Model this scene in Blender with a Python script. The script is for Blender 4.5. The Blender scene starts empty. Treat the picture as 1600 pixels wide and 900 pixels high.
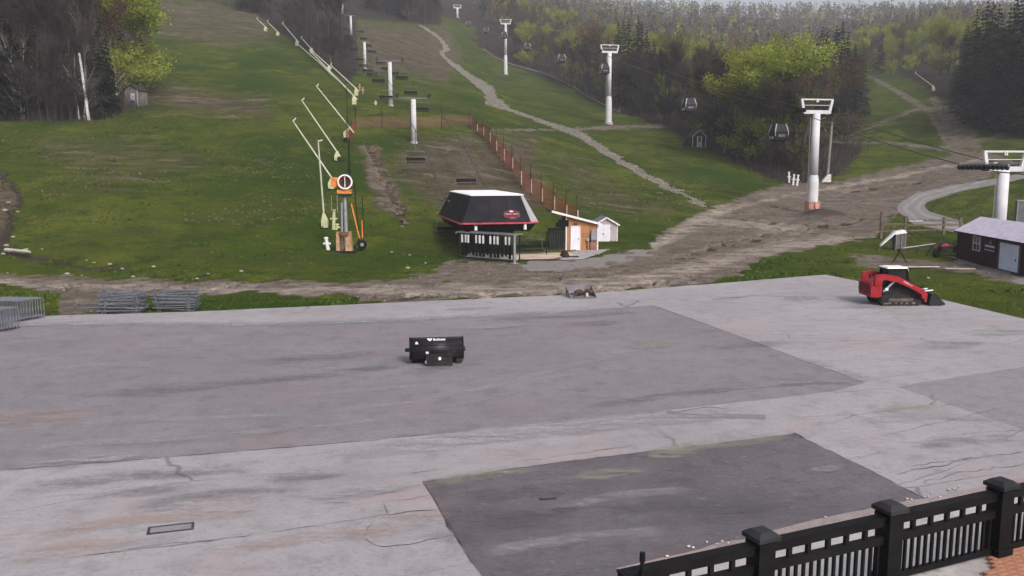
import bpy, math, random
import numpy as np
from mathutils import Vector, Matrix

random.seed(7)
rng = np.random.default_rng(11)
R = math.radians
sc = bpy.context.scene
C = sc.collection

# ------------------------------------------------------------------ camera
CAM_H, PITCH, FPX = 7.5, R(8.0), 1386.0
cam = bpy.data.cameras.new('camera'); camo = bpy.data.objects.new('camera', cam); C.objects.link(camo)
camo.location = (0, 0, CAM_H); camo.rotation_euler = (R(90) - PITCH, 0, 0)
cam.sensor_width = 36.0; cam.lens = 36.0 * FPX / 1600.0
cam.clip_start = 0.1; cam.clip_end = 6000
sc.camera = camo
sc.render.resolution_x, sc.render.resolution_y = 1024, 576

# ------------------------------------------------------------------ sky, sun, exposure
SUN_EL, SUN_AZ = R(40), R(150)           # azimuth from +Y towards +X: veiled evening sun from the right, a little behind
w = bpy.data.worlds.new('World'); sc.world = w; w.use_nodes = True
nt = w.node_tree
sky = nt.nodes.new('ShaderNodeTexSky'); sky.sky_type = 'NISHITA'; sky.sun_disc = False
sky.sun_elevation = SUN_EL; sky.sun_rotation = SUN_AZ; sky.air_density = 1.0; sky.dust_density = 6.0; sky.ozone_density = 1.0
hs = nt.nodes.new('ShaderNodeHueSaturation'); hs.inputs['Saturation'].default_value = 0.5
nt.links.new(sky.outputs[0], hs.inputs['Color'])
nt.links.new(hs.outputs[0], nt.nodes['Background'].inputs['Color'])
nt.nodes['Background'].inputs['Strength'].default_value = 0.125
sl = bpy.data.lights.new('sun', 'SUN'); sl.energy = 1.25; sl.angle = R(11); sl.color = (1.0, 0.95, 0.90)
so = bpy.data.objects.new('sun', sl); C.objects.link(so)
sdir = Vector((math.sin(SUN_AZ) * math.cos(SUN_EL), math.cos(SUN_AZ) * math.cos(SUN_EL), math.sin(SUN_EL)))
so.rotation_euler = sdir.to_track_quat('Z', 'Y').to_euler(); so.location = sdir * 300 + Vector((0, 100, 0))
vs = sc.view_settings
vs.view_transform = 'Standard'; vs.look = 'None'; vs.gamma = 1; vs.use_curve_mapping = False
vs.exposure = 0.60
sc.cycles.use_denoising = True
sc.cycles.max_bounces = 5; sc.cycles.diffuse_bounces = 2; sc.cycles.glossy_bounces = 2
sc.cycles.transparent_max_bounces = 6; sc.cycles.volume_bounces = 0; sc.cycles.transmission_bounces = 2

# ------------------------------------------------------------------ projection helpers (layout only)
cp, sp = math.cos(PITCH), math.sin(PITCH)
def ray(u, v):
    a = (u - 800) / FPX; b = (450 - v) / FPX
    return Vector((a, cp + b * sp, -sp + b * cp))
def Pd(u, v, d):
    r = ray(u, v); k = d / r.y
    return Vector((r.x * k, d, CAM_H + r.z * k))
def Pz(u, v, z=0.0):
    r = ray(u, v); k = (z - CAM_H) / r.z
    return Vector((r.x * k, r.y * k, z))
def proj(x, y, z):
    dz = z - CAM_H
    dep = y * cp - dz * sp
    up = y * sp + dz * cp
    return 800 + FPX * x / dep, 450 - FPX * up / dep

# ------------------------------------------------------------------ terrain heights
COLS = {
 -700: [(62,0),(85,5),(105,9.5),(139,19),(230,42),(330,75),(500,125),(900,200)],
 0:    [(60,0),(72,1.1),(85,4.4),(105,8.4),(130,13.9),(139,16),(230,38),(330,70),(500,118),(900,200)],
 200:  [(60,0),(70,.9),(85,4.5),(105,7.9),(139,16.5),(230,36.5),(330,68),(500,115),(900,200)],
 500:  [(62,0),(70,.6),(90,4.6),(112,9.1),(155,18.6),(200,27.5),(290,48.5),(360,67.5),(500,110),(900,200)],
 575:  [(66,0),(72,.4),(92,4.4),(120,9.0),(155,16.8),(230,30.0),(298,47.5),(364,64.5),(500,105),(900,195)],
 650:  [(66,0),(72,.2),(95,4.4),(125,9.9),(160,18.1),(230,29.5),(298,45.5),(364,63),(500,98),(900,188)],
 800:  [(74,0),(84,1.0),(100,3.6),(130,9.0),(165,14.6),(230,22.5),(332,36.0),(477,71),(622,108),(900,178)],
 950:  [(78,0),(86,.4),(100,2.1),(130,6.1),(200,15.4),(250,22.5),(330,36),(477,66),(622,96),(900,152)],
 1250: [(85,0),(111,1.5),(140,5),(220,15),(400,42),(650,88),(900,150)],
 1450: [(85,0),(111,1.5),(170,9.3),(210,18.0),(290,35),(450,66),(700,114),(900,150)],
 1600: [(85,0.1),(115,3.6),(170,12.4),(220,22),(450,66),(700,114),(900,148)],
 2300: [(85,0.1),(115,3.6),(170,12.4),(220,22),(450,66),(700,114),(900,148)],
}
TT = np.linspace(-1.25, 1.25, 126)
DD = np.concatenate([np.linspace(0, 200, 101), np.linspace(205, 1500, 120)])
cols_t, cols_z = [], []
for u in sorted(COLS):
    pts = COLS[u]
    ds = [0, pts[0][0]] + [p[0] for p in pts[1:]] + [1500]
    zs = [-0.03, -0.03] + [p[1] for p in pts[1:]] + [pts[-1][1] * 0.93]
    cols_t.append((u - 800) / FPX); cols_z.append(np.interp(DD, ds, zs))
cols_z = np.array(cols_z)
ZT = np.array([np.interp(TT, cols_t, cols_z[:, j]) for j in range(len(DD))]).T
def blur(a, n, axis):
    for _ in range(n):
        p = np.pad(a, [(1, 1) if k == axis else (0, 0) for k in range(2)], mode='edge')
        if axis == 0: a = (p[:-2] + 2 * p[1:-1] + p[2:]) / 4
        else: a = (p[:, :-2] + 2 * p[:, 1:-1] + p[:, 2:]) / 4
    return a
ZT = blur(blur(ZT, 8, 0), 5, 1)
ZT = np.where(DD[None, :] < 56, -0.03, ZT)
def wob(x, y):
    return (np.sin(x * .31 + 1.3 * np.sin(y * .17)) * np.sin(y * .27 + x * .05) * .5
            + np.sin(x * .83 + y * .41) * np.sin(y * .77 - x * .22) * .25 + np.sin(x * 2.1 - y * .9) * np.sin(y * 1.9 + x * .6) * .12
            + np.sin(x * .071 + 2) * np.sin(y * .053 + 1) * 1.6)
def zt(x, y):
    x = np.asarray(x, float); y = np.asarray(y, float)
    t = np.clip(x / np.maximum(y, 1), -1.249, 1.249); d = np.clip(y, 0, 1499)
    fi = (t - TT[0]) / (TT[1] - TT[0]); i = np.clip(fi.astype(int), 0, len(TT) - 2); fi = fi - i
    j = np.clip(np.searchsorted(DD, d, side='right') - 1, 0, len(DD) - 2)
    fj = (d - DD[j]) / (DD[j + 1] - DD[j])
    z = (ZT[i, j] * (1 - fi) * (1 - fj) + ZT[i + 1, j] * fi * (1 - fj) + ZT[i, j + 1] * (1 - fi) * fj + ZT[i + 1, j + 1] * fi * fj)
    amp = np.clip((y - 64) / 60, 0, 1) * .42
    return z + amp * wob(x, y)
def zg(x, y): return float(zt(x, y))
def G(u, v):
    r = ray(u, v); ds = np.linspace(30, 1400, 8000)
    k = ds / r.y; h = CAM_H + r.z * k - zt(r.x * k, ds)
    idx = np.nonzero(h < 0)[0]
    d = ds[idx[0]] if len(idx) else 1400.0
    p = Pd(u, v, d); p.z = zg(p.x, p.y); return p

# ------------------------------------------------------------------ mesh builder
class MB:
    def __init__(s): s.v = []; s.f = []
    def add(s, vs, fs):
        o = len(s.v); s.v += [tuple(x) for x in vs]; s.f += [tuple(i + o for i in f) for f in fs]; return s
    def box(s, c, size, rot=None):
        hx, hy, hz = size[0] / 2, size[1] / 2, size[2] / 2
        vs = [Vector((x, y, z)) for z in (-hz, hz) for x, y in ((-hx, -hy), (hx, -hy), (hx, hy), (-hx, hy))]
        if rot is not None:
            m = rot if isinstance(rot, Matrix) else Matrix.Rotation(rot, 3, 'Z')
            vs = [m @ x for x in vs]
        c = Vector(c)
        return s.add([x + c for x in vs], [(3, 2, 1, 0), (4, 5, 6, 7), (0, 1, 5, 4), (1, 2, 6, 5), (2, 3, 7, 6), (3, 0, 4, 7)])
    def bar(s, a, b, wd, ht=None, up=Vector((0, 0, 1))):
        a = Vector(a); b = Vector(b); d = b - a; L = d.length
        if L < 1e-6: return s
        d.normalize(); upv = up if abs(d.dot(up)) < .95 else Vector((1, 0, 0))
        x = d.cross(upv).normalized(); z = x.cross(d)
        m = Matrix((x, d, z)).transposed()
        return s.box((a + b) / 2, (wd, L, ht or wd), m)
    def cyl(s, a, b, r0, r1=None, n=10, caps=True):
        a = Vector(a); b = Vector(b); r1 = r0 if r1 is None else r1
        d = (b - a).normalized(); up = Vector((0, 0, 1)) if abs(d.z) < .95 else Vector((1, 0, 0))
        x = d.cross(up).normalized(); y = x.cross(d)
        vs = []
        for p, r in ((a, r0), (b, r1)):
            for i in range(n):
                t = 2 * math.pi * i / n; vs.append(p + x * (math.cos(t) * r) + y * (math.sin(t) * r))
        fs = [(i, (i + 1) % n, n + (i + 1) % n, n + i) for i in range(n)]
        if caps: fs += [tuple(range(n - 1, -1, -1)), tuple(range(n, 2 * n))]
        return s.add(vs, fs)
    def tube(s, pts, r, n=6):
        for i in range(len(pts) - 1):
            rr = r if not isinstance(r, (list, tuple)) else r[i]
            r2 = r if not isinstance(r, (list, tuple)) else r[i + 1]
            s.cyl(pts[i], pts[i + 1], rr, r2, n)
        return s
    def loft(s, rings, caps=True):
        n = len(rings[0]); o = []
        for rg in rings: o += [Vector(p) for p in rg]
        fs = []
        for k in range(len(rings) - 1):
            for i in range(n):
                fs.append((k * n + i, k * n + (i + 1) % n, (k + 1) * n + (i + 1) % n, (k + 1) * n + i))
        if caps: fs += [tuple(range(n - 1, -1, -1)), tuple(range((len(rings) - 1) * n, len(rings) * n))]
        return s.add(o, fs)
    def prism(s, poly, z0, z1):
        return s.loft([[(p[0], p[1], z0) for p in poly], [(p[0], p[1], z1) for p in poly]])
    def poly(s, pts): return s.add(pts, [tuple(range(len(pts)))])
    def extr(s, poly2, axis, a, b):
        """polygon in the plane across an axis, extruded along that axis from a to b"""
        def mk(p, q):
            return {'x': (q, p[0], p[1]), 'y': (p[0], q, p[1]), 'z': (p[0], p[1], q)}[axis]
        return s.loft([[mk(p, a) for p in poly2], [mk(p, b) for p in poly2]])
    def rock(s, c, r, sq=.7, seed=0):
        rd = random.Random(seed); c = Vector(c)
        n = 7; rings = []
        for k, (h, q) in enumerate(((-.5, .75), (0.05, 1.0), (.5, .72), (.8, .25))):
            rings.append([c + Vector((math.cos(2 * math.pi * i / n) * r * q * rd.uniform(.75, 1.2), math.sin(2 * math.pi * i / n) * r * q * rd.uniform(.75, 1.2), h * r * sq * rd.uniform(.85, 1.15))) for i in range(n)])
        return s.loft(rings)
    def mesh(s, name, mat, smooth=False):
        me = bpy.data.meshes.new(name); me.from_pydata(s.v, [], s.f); me.update()
        mats = mat if isinstance(mat, (list, tuple)) else [mat]
        for m in mats: me.materials.append(m)
        if smooth: me.polygons.foreach_set('use_smooth', [True] * len(me.polygons))
        return me
    def build(s, name, mat, parent=None, smooth=False, loc=None):
        o = bpy.data.objects.new(name, s.mesh(name, mat, smooth)); C.objects.link(o)
        if parent: o.parent = parent
        if loc is not None: o.location = loc
        return o
def link_mesh(name, me, parent=None, loc=None):
    o = bpy.data.objects.new(name, me); C.objects.link(o)
    if parent: o.parent = parent
    if loc is not None: o.location = loc
    return o
def tag(o, label=None, cat=None, group=None, kind=None):
    if label: o['label'] = label
    if cat: o['category'] = cat
    if group: o['group'] = group
    if kind: o['kind'] = kind
    return o
def thing(name, label, cat, loc=(0, 0, 0), rz=0, group=None, scale=None):
    o = bpy.data.objects.new(name, None); C.objects.link(o); o.empty_display_size = .2
    o.location = loc; o.rotation_euler = (0, 0, rz)
    if scale: o.scale = scale if isinstance(scale, (tuple, list)) else (scale,) * 3
    return tag(o, label, cat, group)
def copy_tree(o, parent=None):
    c = o.copy(); C.objects.link(c); c.parent = parent
    for ch in list(o.children): copy_tree(ch, c)
    return c
def unit(a, b):
    d = Vector(b) - Vector(a); d.z = 0; return d.normalized()

# ------------------------------------------------------------------ materials
def newmat(name):
    m = bpy.data.materials.new(name); m.use_nodes = True; return m, m.node_tree, m.node_tree.nodes['Principled BSDF']
class NB:
    def __init__(s, nt): s.nt = nt
    def n(s, t, **k):
        x = s.nt.nodes.new(t)
        for a, b in k.items(): setattr(x, a, b)
        return x
    def l(s, a, b): s.nt.links.new(a, b)
    def val(s, sock, v):
        if hasattr(v, 'links') or hasattr(v, 'is_output'): s.l(v, sock)
        else: sock.default_value = v
    def noise(s, scale, vec=None, detail=4, rough=.55, dist=0):
        x = s.n('ShaderNodeTexNoise'); x.inputs['Scale'].default_value = scale; x.inputs['Detail'].default_value = detail
        x.inputs['Roughness'].default_value = rough; x.inputs['Distortion'].default_value = dist
        if vec is not None: s.l(vec, x.inputs['Vector'])
        return x.outputs['Fac']
    def vor(s, scale, vec=None, feature='F1', out='Distance'):
        x = s.n('ShaderNodeTexVoronoi'); x.feature = feature; x.inputs['Scale'].default_value = scale
        if vec is not None: s.l(vec, x.inputs['Vector'])
        return x.outputs[out]
    def ramp(s, fac, lo, hi):
        x = s.n('ShaderNodeMapRange'); x.clamp = True; x.interpolation_type = 'SMOOTHSTEP'
        s.val(x.inputs[0], fac); x.inputs[1].default_value = lo; x.inputs[2].default_value = hi
        return x.outputs[0]
    def m(s, op, a, b=0.0):
        x = s.n('ShaderNodeMath', operation=op); s.val(x.inputs[0], a); s.val(x.inputs[1], b); return x.outputs[0]
    def mix(s, fac, a, b, mode='MIX'):
        x = s.n('ShaderNodeMix', data_type='RGBA', blend_type=mode)
        s.val(x.inputs[0], fac)
        for sock, v in ((x.inputs[6], a), (x.inputs[7], b)):
            if isinstance(v, (tuple, list)): sock.default_value = (*v[:3], 1)
            else: s.l(v, sock)
        return x.outputs[2]
    def attr(s, name): return s.n('ShaderNodeAttribute', attribute_name=name).outputs['Fac']
    def pos(s): return s.n('ShaderNodeNewGeometry').outputs['Position']
    def obj(s): return s.n('ShaderNodeTexCoord').outputs['Object']
    def mapping(s, vec, rot=(0, 0, 0), scale=(1, 1, 1)):
        x = s.n('ShaderNodeMapping'); x.inputs['Rotation'].default_value = rot; x.inputs['Scale'].default_value = scale
        s.l(vec, x.inputs['Vector']); return x.outputs[0]
    def bump(s, h, strength, dist, bsdf):
        x = s.n('ShaderNodeBump'); x.inputs['Strength'].default_value = strength; x.inputs['Distance'].default_value = dist
        s.l(h, x.inputs['Height']); s.l(x.outputs[0], bsdf.inputs['Normal'])
_mc = {}
def M(name, col, rough=.6, metal=0.0, var=.25, scale=3.0, dirt=None, bump=0.0, spec=.12, stretch=None):
    if name in _mc: return _mc[name]
    m, nt, b = newmat(name); q = NB(nt)
    vec = q.obj()
    if stretch: vec = q.mapping(vec, scale=stretch)
    nz = q.noise(scale, vec, 5)
    f = q.ramp(nz, .3, .7)
    a = tuple(c * (1 - var) for c in col); c2 = tuple(min(1, c * (1 + var)) for c in col)
    out = q.mix(f, a, c2)
    if dirt:
        out = q.mix(q.ramp(q.noise(scale * 2.7, vec, 6), .52, .72), out, dirt)
    q.l(out, b.inputs['Base Color']); b.inputs['Roughness'].default_value = rough; b.inputs['Metallic'].default_value = metal
    b.inputs['Specular IOR Level'].default_value = spec
    if bump: q.bump(nz, bump, .02, b)
    _mc[name] = m; return m

black = M('black_paint', (.009, .009, .011), .5, var=.3, spec=.05)
blackgloss = M('black_gloss', (.012, .011, .016), .5, var=.35, scale=.8, spec=.06)
rubber = M('rubber', (.02, .02, .021), .85, var=.3, dirt=(.07, .06, .05))
white = M('white_paint', (.62, .62, .64), .5, var=.08, dirt=(.42, .40, .38))
towerw = M('tower_white', (.52, .52, .56), .5, var=.08, scale=.8)
galv = M('galvanised', (.32, .33, .36), .45, .6, var=.2, scale=4)
steel = M('barrier_steel', (.15, .16, .20), .5, .3, var=.3, scale=6, dirt=(.16, .12, .10))
darkst = M('dark_steel', (.022, .022, .025), .55, .2, var=.4, dirt=(.045, .04, .037))
red = M('machine_red', (.27, .014, .024), .42, var=.2, scale=4, dirt=(.20, .05, .05))
redtrim = M('red_trim', (.42, .06, .09), .5, var=.15)
orange = M('gun_orange', (.60, .21, .05), .55, var=.25, scale=4, dirt=(.25, .10, .05))
plyw = M('orange_plywood', (.33, .155, .075), .7, var=.18, scale=2.5, stretch=(1, 1, .25), dirt=(.30, .13, .06))
maroon = M('maroon_siding', (.040, .014, .018), .7, var=.25, scale=3)
cream = M('cream_cover', (.42, .43, .27), .7, var=.15, scale=3, dirt=(.36, .36, .22))
lancem = M('lance_pale', (.46, .47, .39), .5, var=.15, scale=3)
wood = M('weathered_wood', (.12, .095, .075), .85, var=.35, scale=5, stretch=(1, 1, .2))
graywood = M('grey_boards', (.13, .12, .12), .85, var=.3, scale=4, stretch=(1, 1, .25))
planktan = M('tan_plank', (.40, .32, .27), .8, var=.2, scale=4, stretch=(.3, 1, 1))
conc = M('concrete', (.34, .32, .32), .85, var=.2, scale=1.5, dirt=(.25, .23, .22), bump=.3)
shingle = M('grey_roof', (.15, .16, .19), .8, var=.3, scale=6)
metroof = M('pale_metal_roof', (.44, .41, .50), .5, 0.0, var=.12, scale=2)
glassd = M('dark_glass', (.02, .022, .025), .12, var=.3, spec=.6)
stonem = M('pale_stone', (.25, .235, .215), .85, var=.3, scale=3)
browns = M('dry_soil', (.075, .055, .042), .95, var=.4, scale=4, bump=.5)
lav = M('lavender_siding', (.36, .30, .32), .7, var=.12, scale=4, stretch=(1, 1, .2))
doorw = M('white_door', (.60, .58, .66), .5, var=.06, scale=2)
cable = M('rope_steel', (.06, .06, .065), .5, .5, var=.2)
whitelet = M('white_lettering', (.75, .75, .77), .6, var=.05)
# ------------------------------------------------------------------ ground cover maps (what the ground is made of)
def seg_dist(U, V, pts, widths, vs=1.0):
    """smallest distance / half width to a polyline"""
    best = np.full(U.shape, 1e9)
    for i in range(len(pts) - 1):
        (x0, y0), (x1, y1) = pts[i], pts[i + 1]; w0, w1 = widths[i], widths[i + 1]
        dx, dy = x1 - x0, y1 - y0; L2 = dx * dx + dy * dy + 1e-9
        t = np.clip(((U - x0) * dx + (V - y0) * dy) / L2, 0, 1)
        d = np.hypot(U - (x0 + t * dx), (V - (y0 + t * dy)) * vs) / (w0 + (w1 - w0) * t)
        best = np.minimum(best, d)
    return best
def inside(U, V, poly):
    r = np.zeros(U.shape, bool); n = len(poly)
    for i in range(n):
        x0, y0 = poly[i]; x1, y1 = poly[(i + 1) % n]
        if y0 == y1: continue
        c = ((y0 > V) != (y1 > V)) & (U < (x1 - x0) * (V - y0) / (y1 - y0) + x0)
        r ^= c
    return r
def edge_dist(U, V, poly):
    return seg_dist(U, V, list(poly) + [poly[0]], [1.0] * (len(poly) + 1))
def soft(U, V, poly, w):
    d = edge_dist(U, V, poly); ins = inside(U, V, poly)
    return np.clip(.5 + np.where(ins, d, -d) / (2 * w), 0, 1)

tcols = np.concatenate([np.linspace(-1.2, -.66, 30, endpoint=False), np.linspace(-.66, .66, 470), np.linspace(.66, 1.2, 31)[1:]])
drows = np.concatenate([np.geomspace(38, 420, 400), np.geomspace(425, 1480, 60)])
TX, DY = np.meshgrid(tcols, drows)
X = TX * DY; Y = DY; Z = zt(X, Y)
U, V = proj(X, Y, Z)
nz1 = np.sin(X * .9 + Y * .3) * np.sin(Y * .7 - X * .2) + .6 * np.sin(X * 2.3 - Y * 1.1) * np.sin(Y * 1.7 + X)
Uj = U + nz1 * 4.0 * np.clip(120 / Y, .3, 2); Vj = V + (np.sin(X * 1.3 + Y * .9) + .7 * np.sin(X * 3.1 - Y * 1.7)) * 1.5 * np.clip(100 / Y, .3, 2)

DIRT = [(-300,428),(0,428),(150,434),(300,439),(600,440),(680,424),(700,406),(760,408),(850,412),(955,398),(985,388),(1040,362),(1095,330),(1130,318),(1190,296),(1230,286),(1300,284),(1400,262),(1500,240),(1545,236),(1600,258),(1500,292),(1440,303),(1400,335),(1375,368),(1250,392),(1190,405),(1160,430),(1085,446),(900,461),(700,470),(560,474),(520,462),(330,458),(230,462),(160,495),(100,495),(85,458),(0,446),(-300,446)]
dirt = soft(Uj, Vj, DIRT, 5)
dirt = np.maximum(dirt, soft(Uj, Vj, [(1260,412),(1345,396),(1480,408),(1620,430),(1620,448),(1500,428),(1430,420),(1340,420)], 6) * .85)
dirt = np.maximum(dirt, .72 * (1 - np.clip(seg_dist(Uj, Vj, [(1345,112),(1400,142),(1450,172),(1470,205),(1490,235),(1540,250)], [3,4.5,7,8,9,9]) - .5, 0, 1)))
dirt = np.maximum(dirt, .8 * (1 - np.clip(seg_dist(Uj, Vj, [(1300,222),(1400,224),(1480,234)], [2,2.5,3]) - .5, 0, 1)))
dirt = np.maximum(dirt, .7 * (1 - np.clip(seg_dist(Uj, Vj, [(1470,232),(1580,208)], [6,3]) - .5, 0, 1)))
dirt = np.maximum(dirt, .75 * (1 - np.clip(seg_dist(Uj, Vj, [(735,203),(860,203),(960,199),(1050,196)], [2,2,4,4]) - .5, 0, 1)))
dirt = np.maximum(dirt, .7 * (1 - np.clip(seg_dist(Uj, Vj, [(1320,215),(1420,175),(1440,168)], [2,4,3]) - .5, 0, 1)))
dirt = np.maximum(dirt, .62 * soft(Uj, Vj, [(1440,140),(1500,160),(1535,200),(1540,240),(1485,238),(1460,190)], 10))
dirt = np.maximum(dirt, .60 * soft(Uj, Vj, [(562,225),(585,225),(606,270),(630,325),(612,335),(585,315),(570,280)], 8))
for isl, wd in (([(1168,434),(1195,406),(1250,399),(1330,404),(1352,432),(1290,430),(1085,447)], 5), ([(975,372),(1000,364),(1024,370),(1020,386),(985,392),(972,384)], 4),
                ([(-200,447),(0,447),(84,460),(95,500),(-200,505)], 4), ([(235,463),(400,461),(540,464),(560,476),(300,492),(228,492)], 3)):
    dirt = dirt * (1 - soft(Uj, Vj, isl, wd))
CH = [(655,38),(686,58),(699,76),(688,82),(704,97),(735,120),(764,140),(768,155),(800,172),(860,193),(905,208),(960,244),(1030,285),(1105,320)]
CW = [1.3,2.2,3.6,2,3,5,8,9,2,3.2,5.2,5.2,4,3.6]
sdv = seg_dist(Uj, Vj, CH, CW); stone = 1 - np.clip((sdv - .6) / .8, 0, 1)
RD = [(1490,352),(1440,340),(1424,325),(1440,309),(1500,293),(1560,283),(1640,266)]
gd = seg_dist(U, V, RD, [16,20,22,14,9,8,6], 1.6); gravel = 1 - np.clip((gd - .8) / .4, 0, 1)
gravel = np.maximum(gravel, .9 * (1 - np.clip(seg_dist(Uj, Vj, [(830,416),(900,413),(960,405),(1010,395)], [9,9,7,4]) - .5, 0, 1)))
gravel = np.maximum(gravel, soft(Uj, Vj, [(1462,398),(1500,403),(1640,440),(1640,452),(1560,428),(1500,410)], 3))
rut = 1 - np.clip(np.abs(gd - .42) / .18, 0, 1)
litter = soft(Uj, Vj, [(748,74),(800,104),(900,140),(960,168),(1050,205),(1120,238),(1200,278),(1250,288),(1310,275),(1345,235),(1250,190),(1340,60),(1340,-300),(738,-300),(742,40)], 7)
litter = np.maximum(litter, soft(Uj, Vj, [(-500,192),(0,190),(120,190),(180,178),(225,160),(235,60),(200,-300),(-500,-300)], 5))
litter = np.maximum(litter, soft(Uj, Vj, [(385,10),(440,52),(545,132),(560,110),(556,30),(690,40),(690,-300),(380,-300)], 5))
litter = np.maximum(litter, soft(Uj, Vj, [(1400,110),(1450,140),(1500,185),(1560,205),(1640,215),(1640,-300),(1380,-300)], 12))
litter = np.maximum(litter, np.clip((Y - 430) / 60, 0, 1))
dry = np.maximum.reduce([1.15 * soft(Uj, Vj, [(560,40),(700,45),(720,90),(700,130),(620,110),(570,110)], 18),
    .9 * soft(Uj, Vj, [(560,225),(590,225),(612,270),(640,330),(618,345),(585,320),(572,290)], 8),
    .55 * soft(Uj, Vj, [(850,225),(930,250),(1000,300),(1080,318),(1040,350),(900,330),(850,260)], 22),
    .8 * soft(Uj, Vj, [(230,128),(420,150),(430,190),(300,178),(220,170)], 18),
    .7 * soft(Uj, Vj, [(240,0),(400,-10),(440,70),(330,78),(240,60)], 15),
    .9 * soft(Uj, Vj, [(-300,265),(0,265),(38,300),(22,345),(5,390),(-300,390)], 8),
    .5 * soft(Uj, Vj, [(60,195),(250,205),(360,260),(250,300),(120,290),(40,240)], 25),
    1.0 * soft(Uj, Vj, [(655,215),(840,215),(850,330),(690,330),(600,260)], 30)])
DITCH = [(-200,372),(0,378),(40,398),(120,412),(250,427),(340,433),(460,437)]
dd = seg_dist(Uj, Vj, DITCH, [9,8,6,4.5,3.5,3,2]); ditch = 1 - np.clip(dd - .4, 0, 1)
ditch = np.maximum(ditch, 1 - np.clip(seg_dist(Uj, Vj, [(-50,255),(10,280),(33,300),(18,340),(0,385)], [5,5,6,7,8]) - .4, 0, 1))
for pl in ([(560,462),(700,463),(860,458),(960,452),(1050,446)],[(820,436),(900,433),(970,428)],[(1090,392),(1160,372),(1240,358),(1330,352)],[(1040,408),(1120,385),(1200,372)],[(100,448),(300,447),(420,449)],[(900,450),(1000,443),(1080,436)],[(1320,300),(1400,290),(1440,284)],[(1180,345),(1280,352),(1360,345)],[(1330,345),(1390,338),(1420,345)],[(90,462),(160,458),(240,461)]):
    ditch = np.maximum(ditch, .85 * (1 - np.clip(seg_dist(U, Vj, pl, [1.3] * len(pl)) - .4, 0, 1)))
ero = 1 - np.clip(seg_dist(Uj, Vj, [(575,225),(592,265),(610,305),(632,345)], [3,5,6,5]) - .4, 0, 1)
Z2 = Z - .35 * ditch - .3 * np.clip(1.6 - sdv, 0, 1) - .5 * ero + .25 * np.clip(dry, 0, 1) * np.abs(nz1) * .5 * np.clip((Y - 64) / 20, 0, 1)
Z2 += np.where(gravel > .5, -.06 * rut, 0)
lane = np.clip(dirt, 0, 1) * .07 * np.sin(V * 1.9 + U * .03 + nz1 * .8) * np.clip((Y - 50) / 10, 0, 1)
Z2 += np.minimum(lane, .05)
# a dug mound beside the tower and a heap on the road edge
for (mu, mv, rr, hh) in ((1292, 340, 2.6, .95), (1270, 336, 1.4, .4), (120, 468, 2.2, .35)):
    p = G(mu, mv); Z2 += hh * np.exp(-((X - p.x) ** 2 / (rr ** 2) + (Y - p.y) ** 2 / (rr * .8) ** 2))
lanem = np.zeros_like(X)
for pl, wd in (([(-300,440),(0,441),(200,449),(420,453),(700,452),(900,446),(1040,432),(1140,404),(1240,381),(1370,369),(1500,372)],[5,5,6,6,7,9,11,11,9,6,5]), ([(640,462),(800,458),(960,447),(1080,440)],[3,4,5,4]), ([(1010,392),(1080,352),(1130,326),(1110,320)],[6,10,9,5]), ([(1100,345),(1180,352),(1260,360)],[5,7,5]), ([(1130,330),(1230,305),(1400,276),(1540,248)],[3,3,3,3])):
    lanem = np.maximum(lanem, 1 - np.clip((seg_dist(Uj, Vj, pl, wd) - .35) / .9, 0, 1))
mound = np.zeros_like(X)
for (mu, mv, rr) in ((1292, 340, 2.4), (1270, 336, 1.6)):
    p = G(mu, mv); mound += np.exp(-((X - p.x) ** 2 / (rr ** 2) + (Y - p.y) ** 2 / (rr * .8) ** 2))
mound = np.clip(mound * 1.5, 0, 1)

gm, nt, b = newmat('meadow_ground'); q = NB(nt); P = q.pos()
big = q.noise(.045, P, 4); med = q.noise(.32, P, 6, .65); fine = q.noise(2.6, P, 6, .7)
st = q.mapping(P, rot=(0, 0, .1), scale=(.10, .55, .3)); streak = q.noise(1.0, st, 6, .65)
green = q.mix(q.ramp(big, .35, .65), (.024, .052, .005), (.072, .090, .012))
green = q.mix(q.ramp(q.noise(.11, P, 5, .6), .50, .66), green, (.094, .108, .016))
green = q.mix(q.m('MULTIPLY', q.ramp(med, .45, .65), .8), green, (.024, .040, .008))
clump = q.noise(1.1, P, 7, .75)
green = q.mix(q.m('MULTIPLY', q.ramp(clump, .50, .64), .65), green, (.070, .066, .026))
green = q.mix(q.m('MULTIPLY', q.ramp(q.noise(1.7, P, 6, .7), .54, .66), .35), green, (.017, .030, .006))
green = q.mix(q.ramp(streak, .52, .70), green, (.056, .058, .020))
green = q.mix(q.m('MULTIPLY', q.ramp(fine, .35, .75), .5), green, (.018, .032, .008))
dryc = q.mix(q.ramp(med, .35, .65), (.095, .075, .056), (.050, .044, .026))
dryc = q.mix(q.ramp(streak, .55, .66), dryc, (.14, .12, .085))
dryf = q.ramp(q.m('ADD', q.m('MULTIPLY', q.attr('dry'), .85), q.m('SUBTRACT', streak, .5)), .22, .72)
col = q.mix(dryf, green, dryc)
lit = q.mix(q.ramp(med, .35, .65), (.022, .018, .017), (.038, .031, .028))
col = q.mix(q.ramp(q.m('ADD', q.attr('litter'), q.m('MULTIPLY', q.m('SUBTRACT', med, .5), 1.0)), .35, .65), col, lit)
dst = q.mapping(P, rot=(0, 0, -.18), scale=(.22, .75, .5)); dstr = q.noise(1.0, dst, 7, .7)
dirtc = q.mix(q.ramp(dstr, .30, .70), (.102, .081, .067), (.170, .140, .118))
dirtc = q.mix(q.m('MULTIPLY', q.attr('lane'), q.ramp(dstr, .30, .62)), dirtc, (.31, .265, .228))
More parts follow.
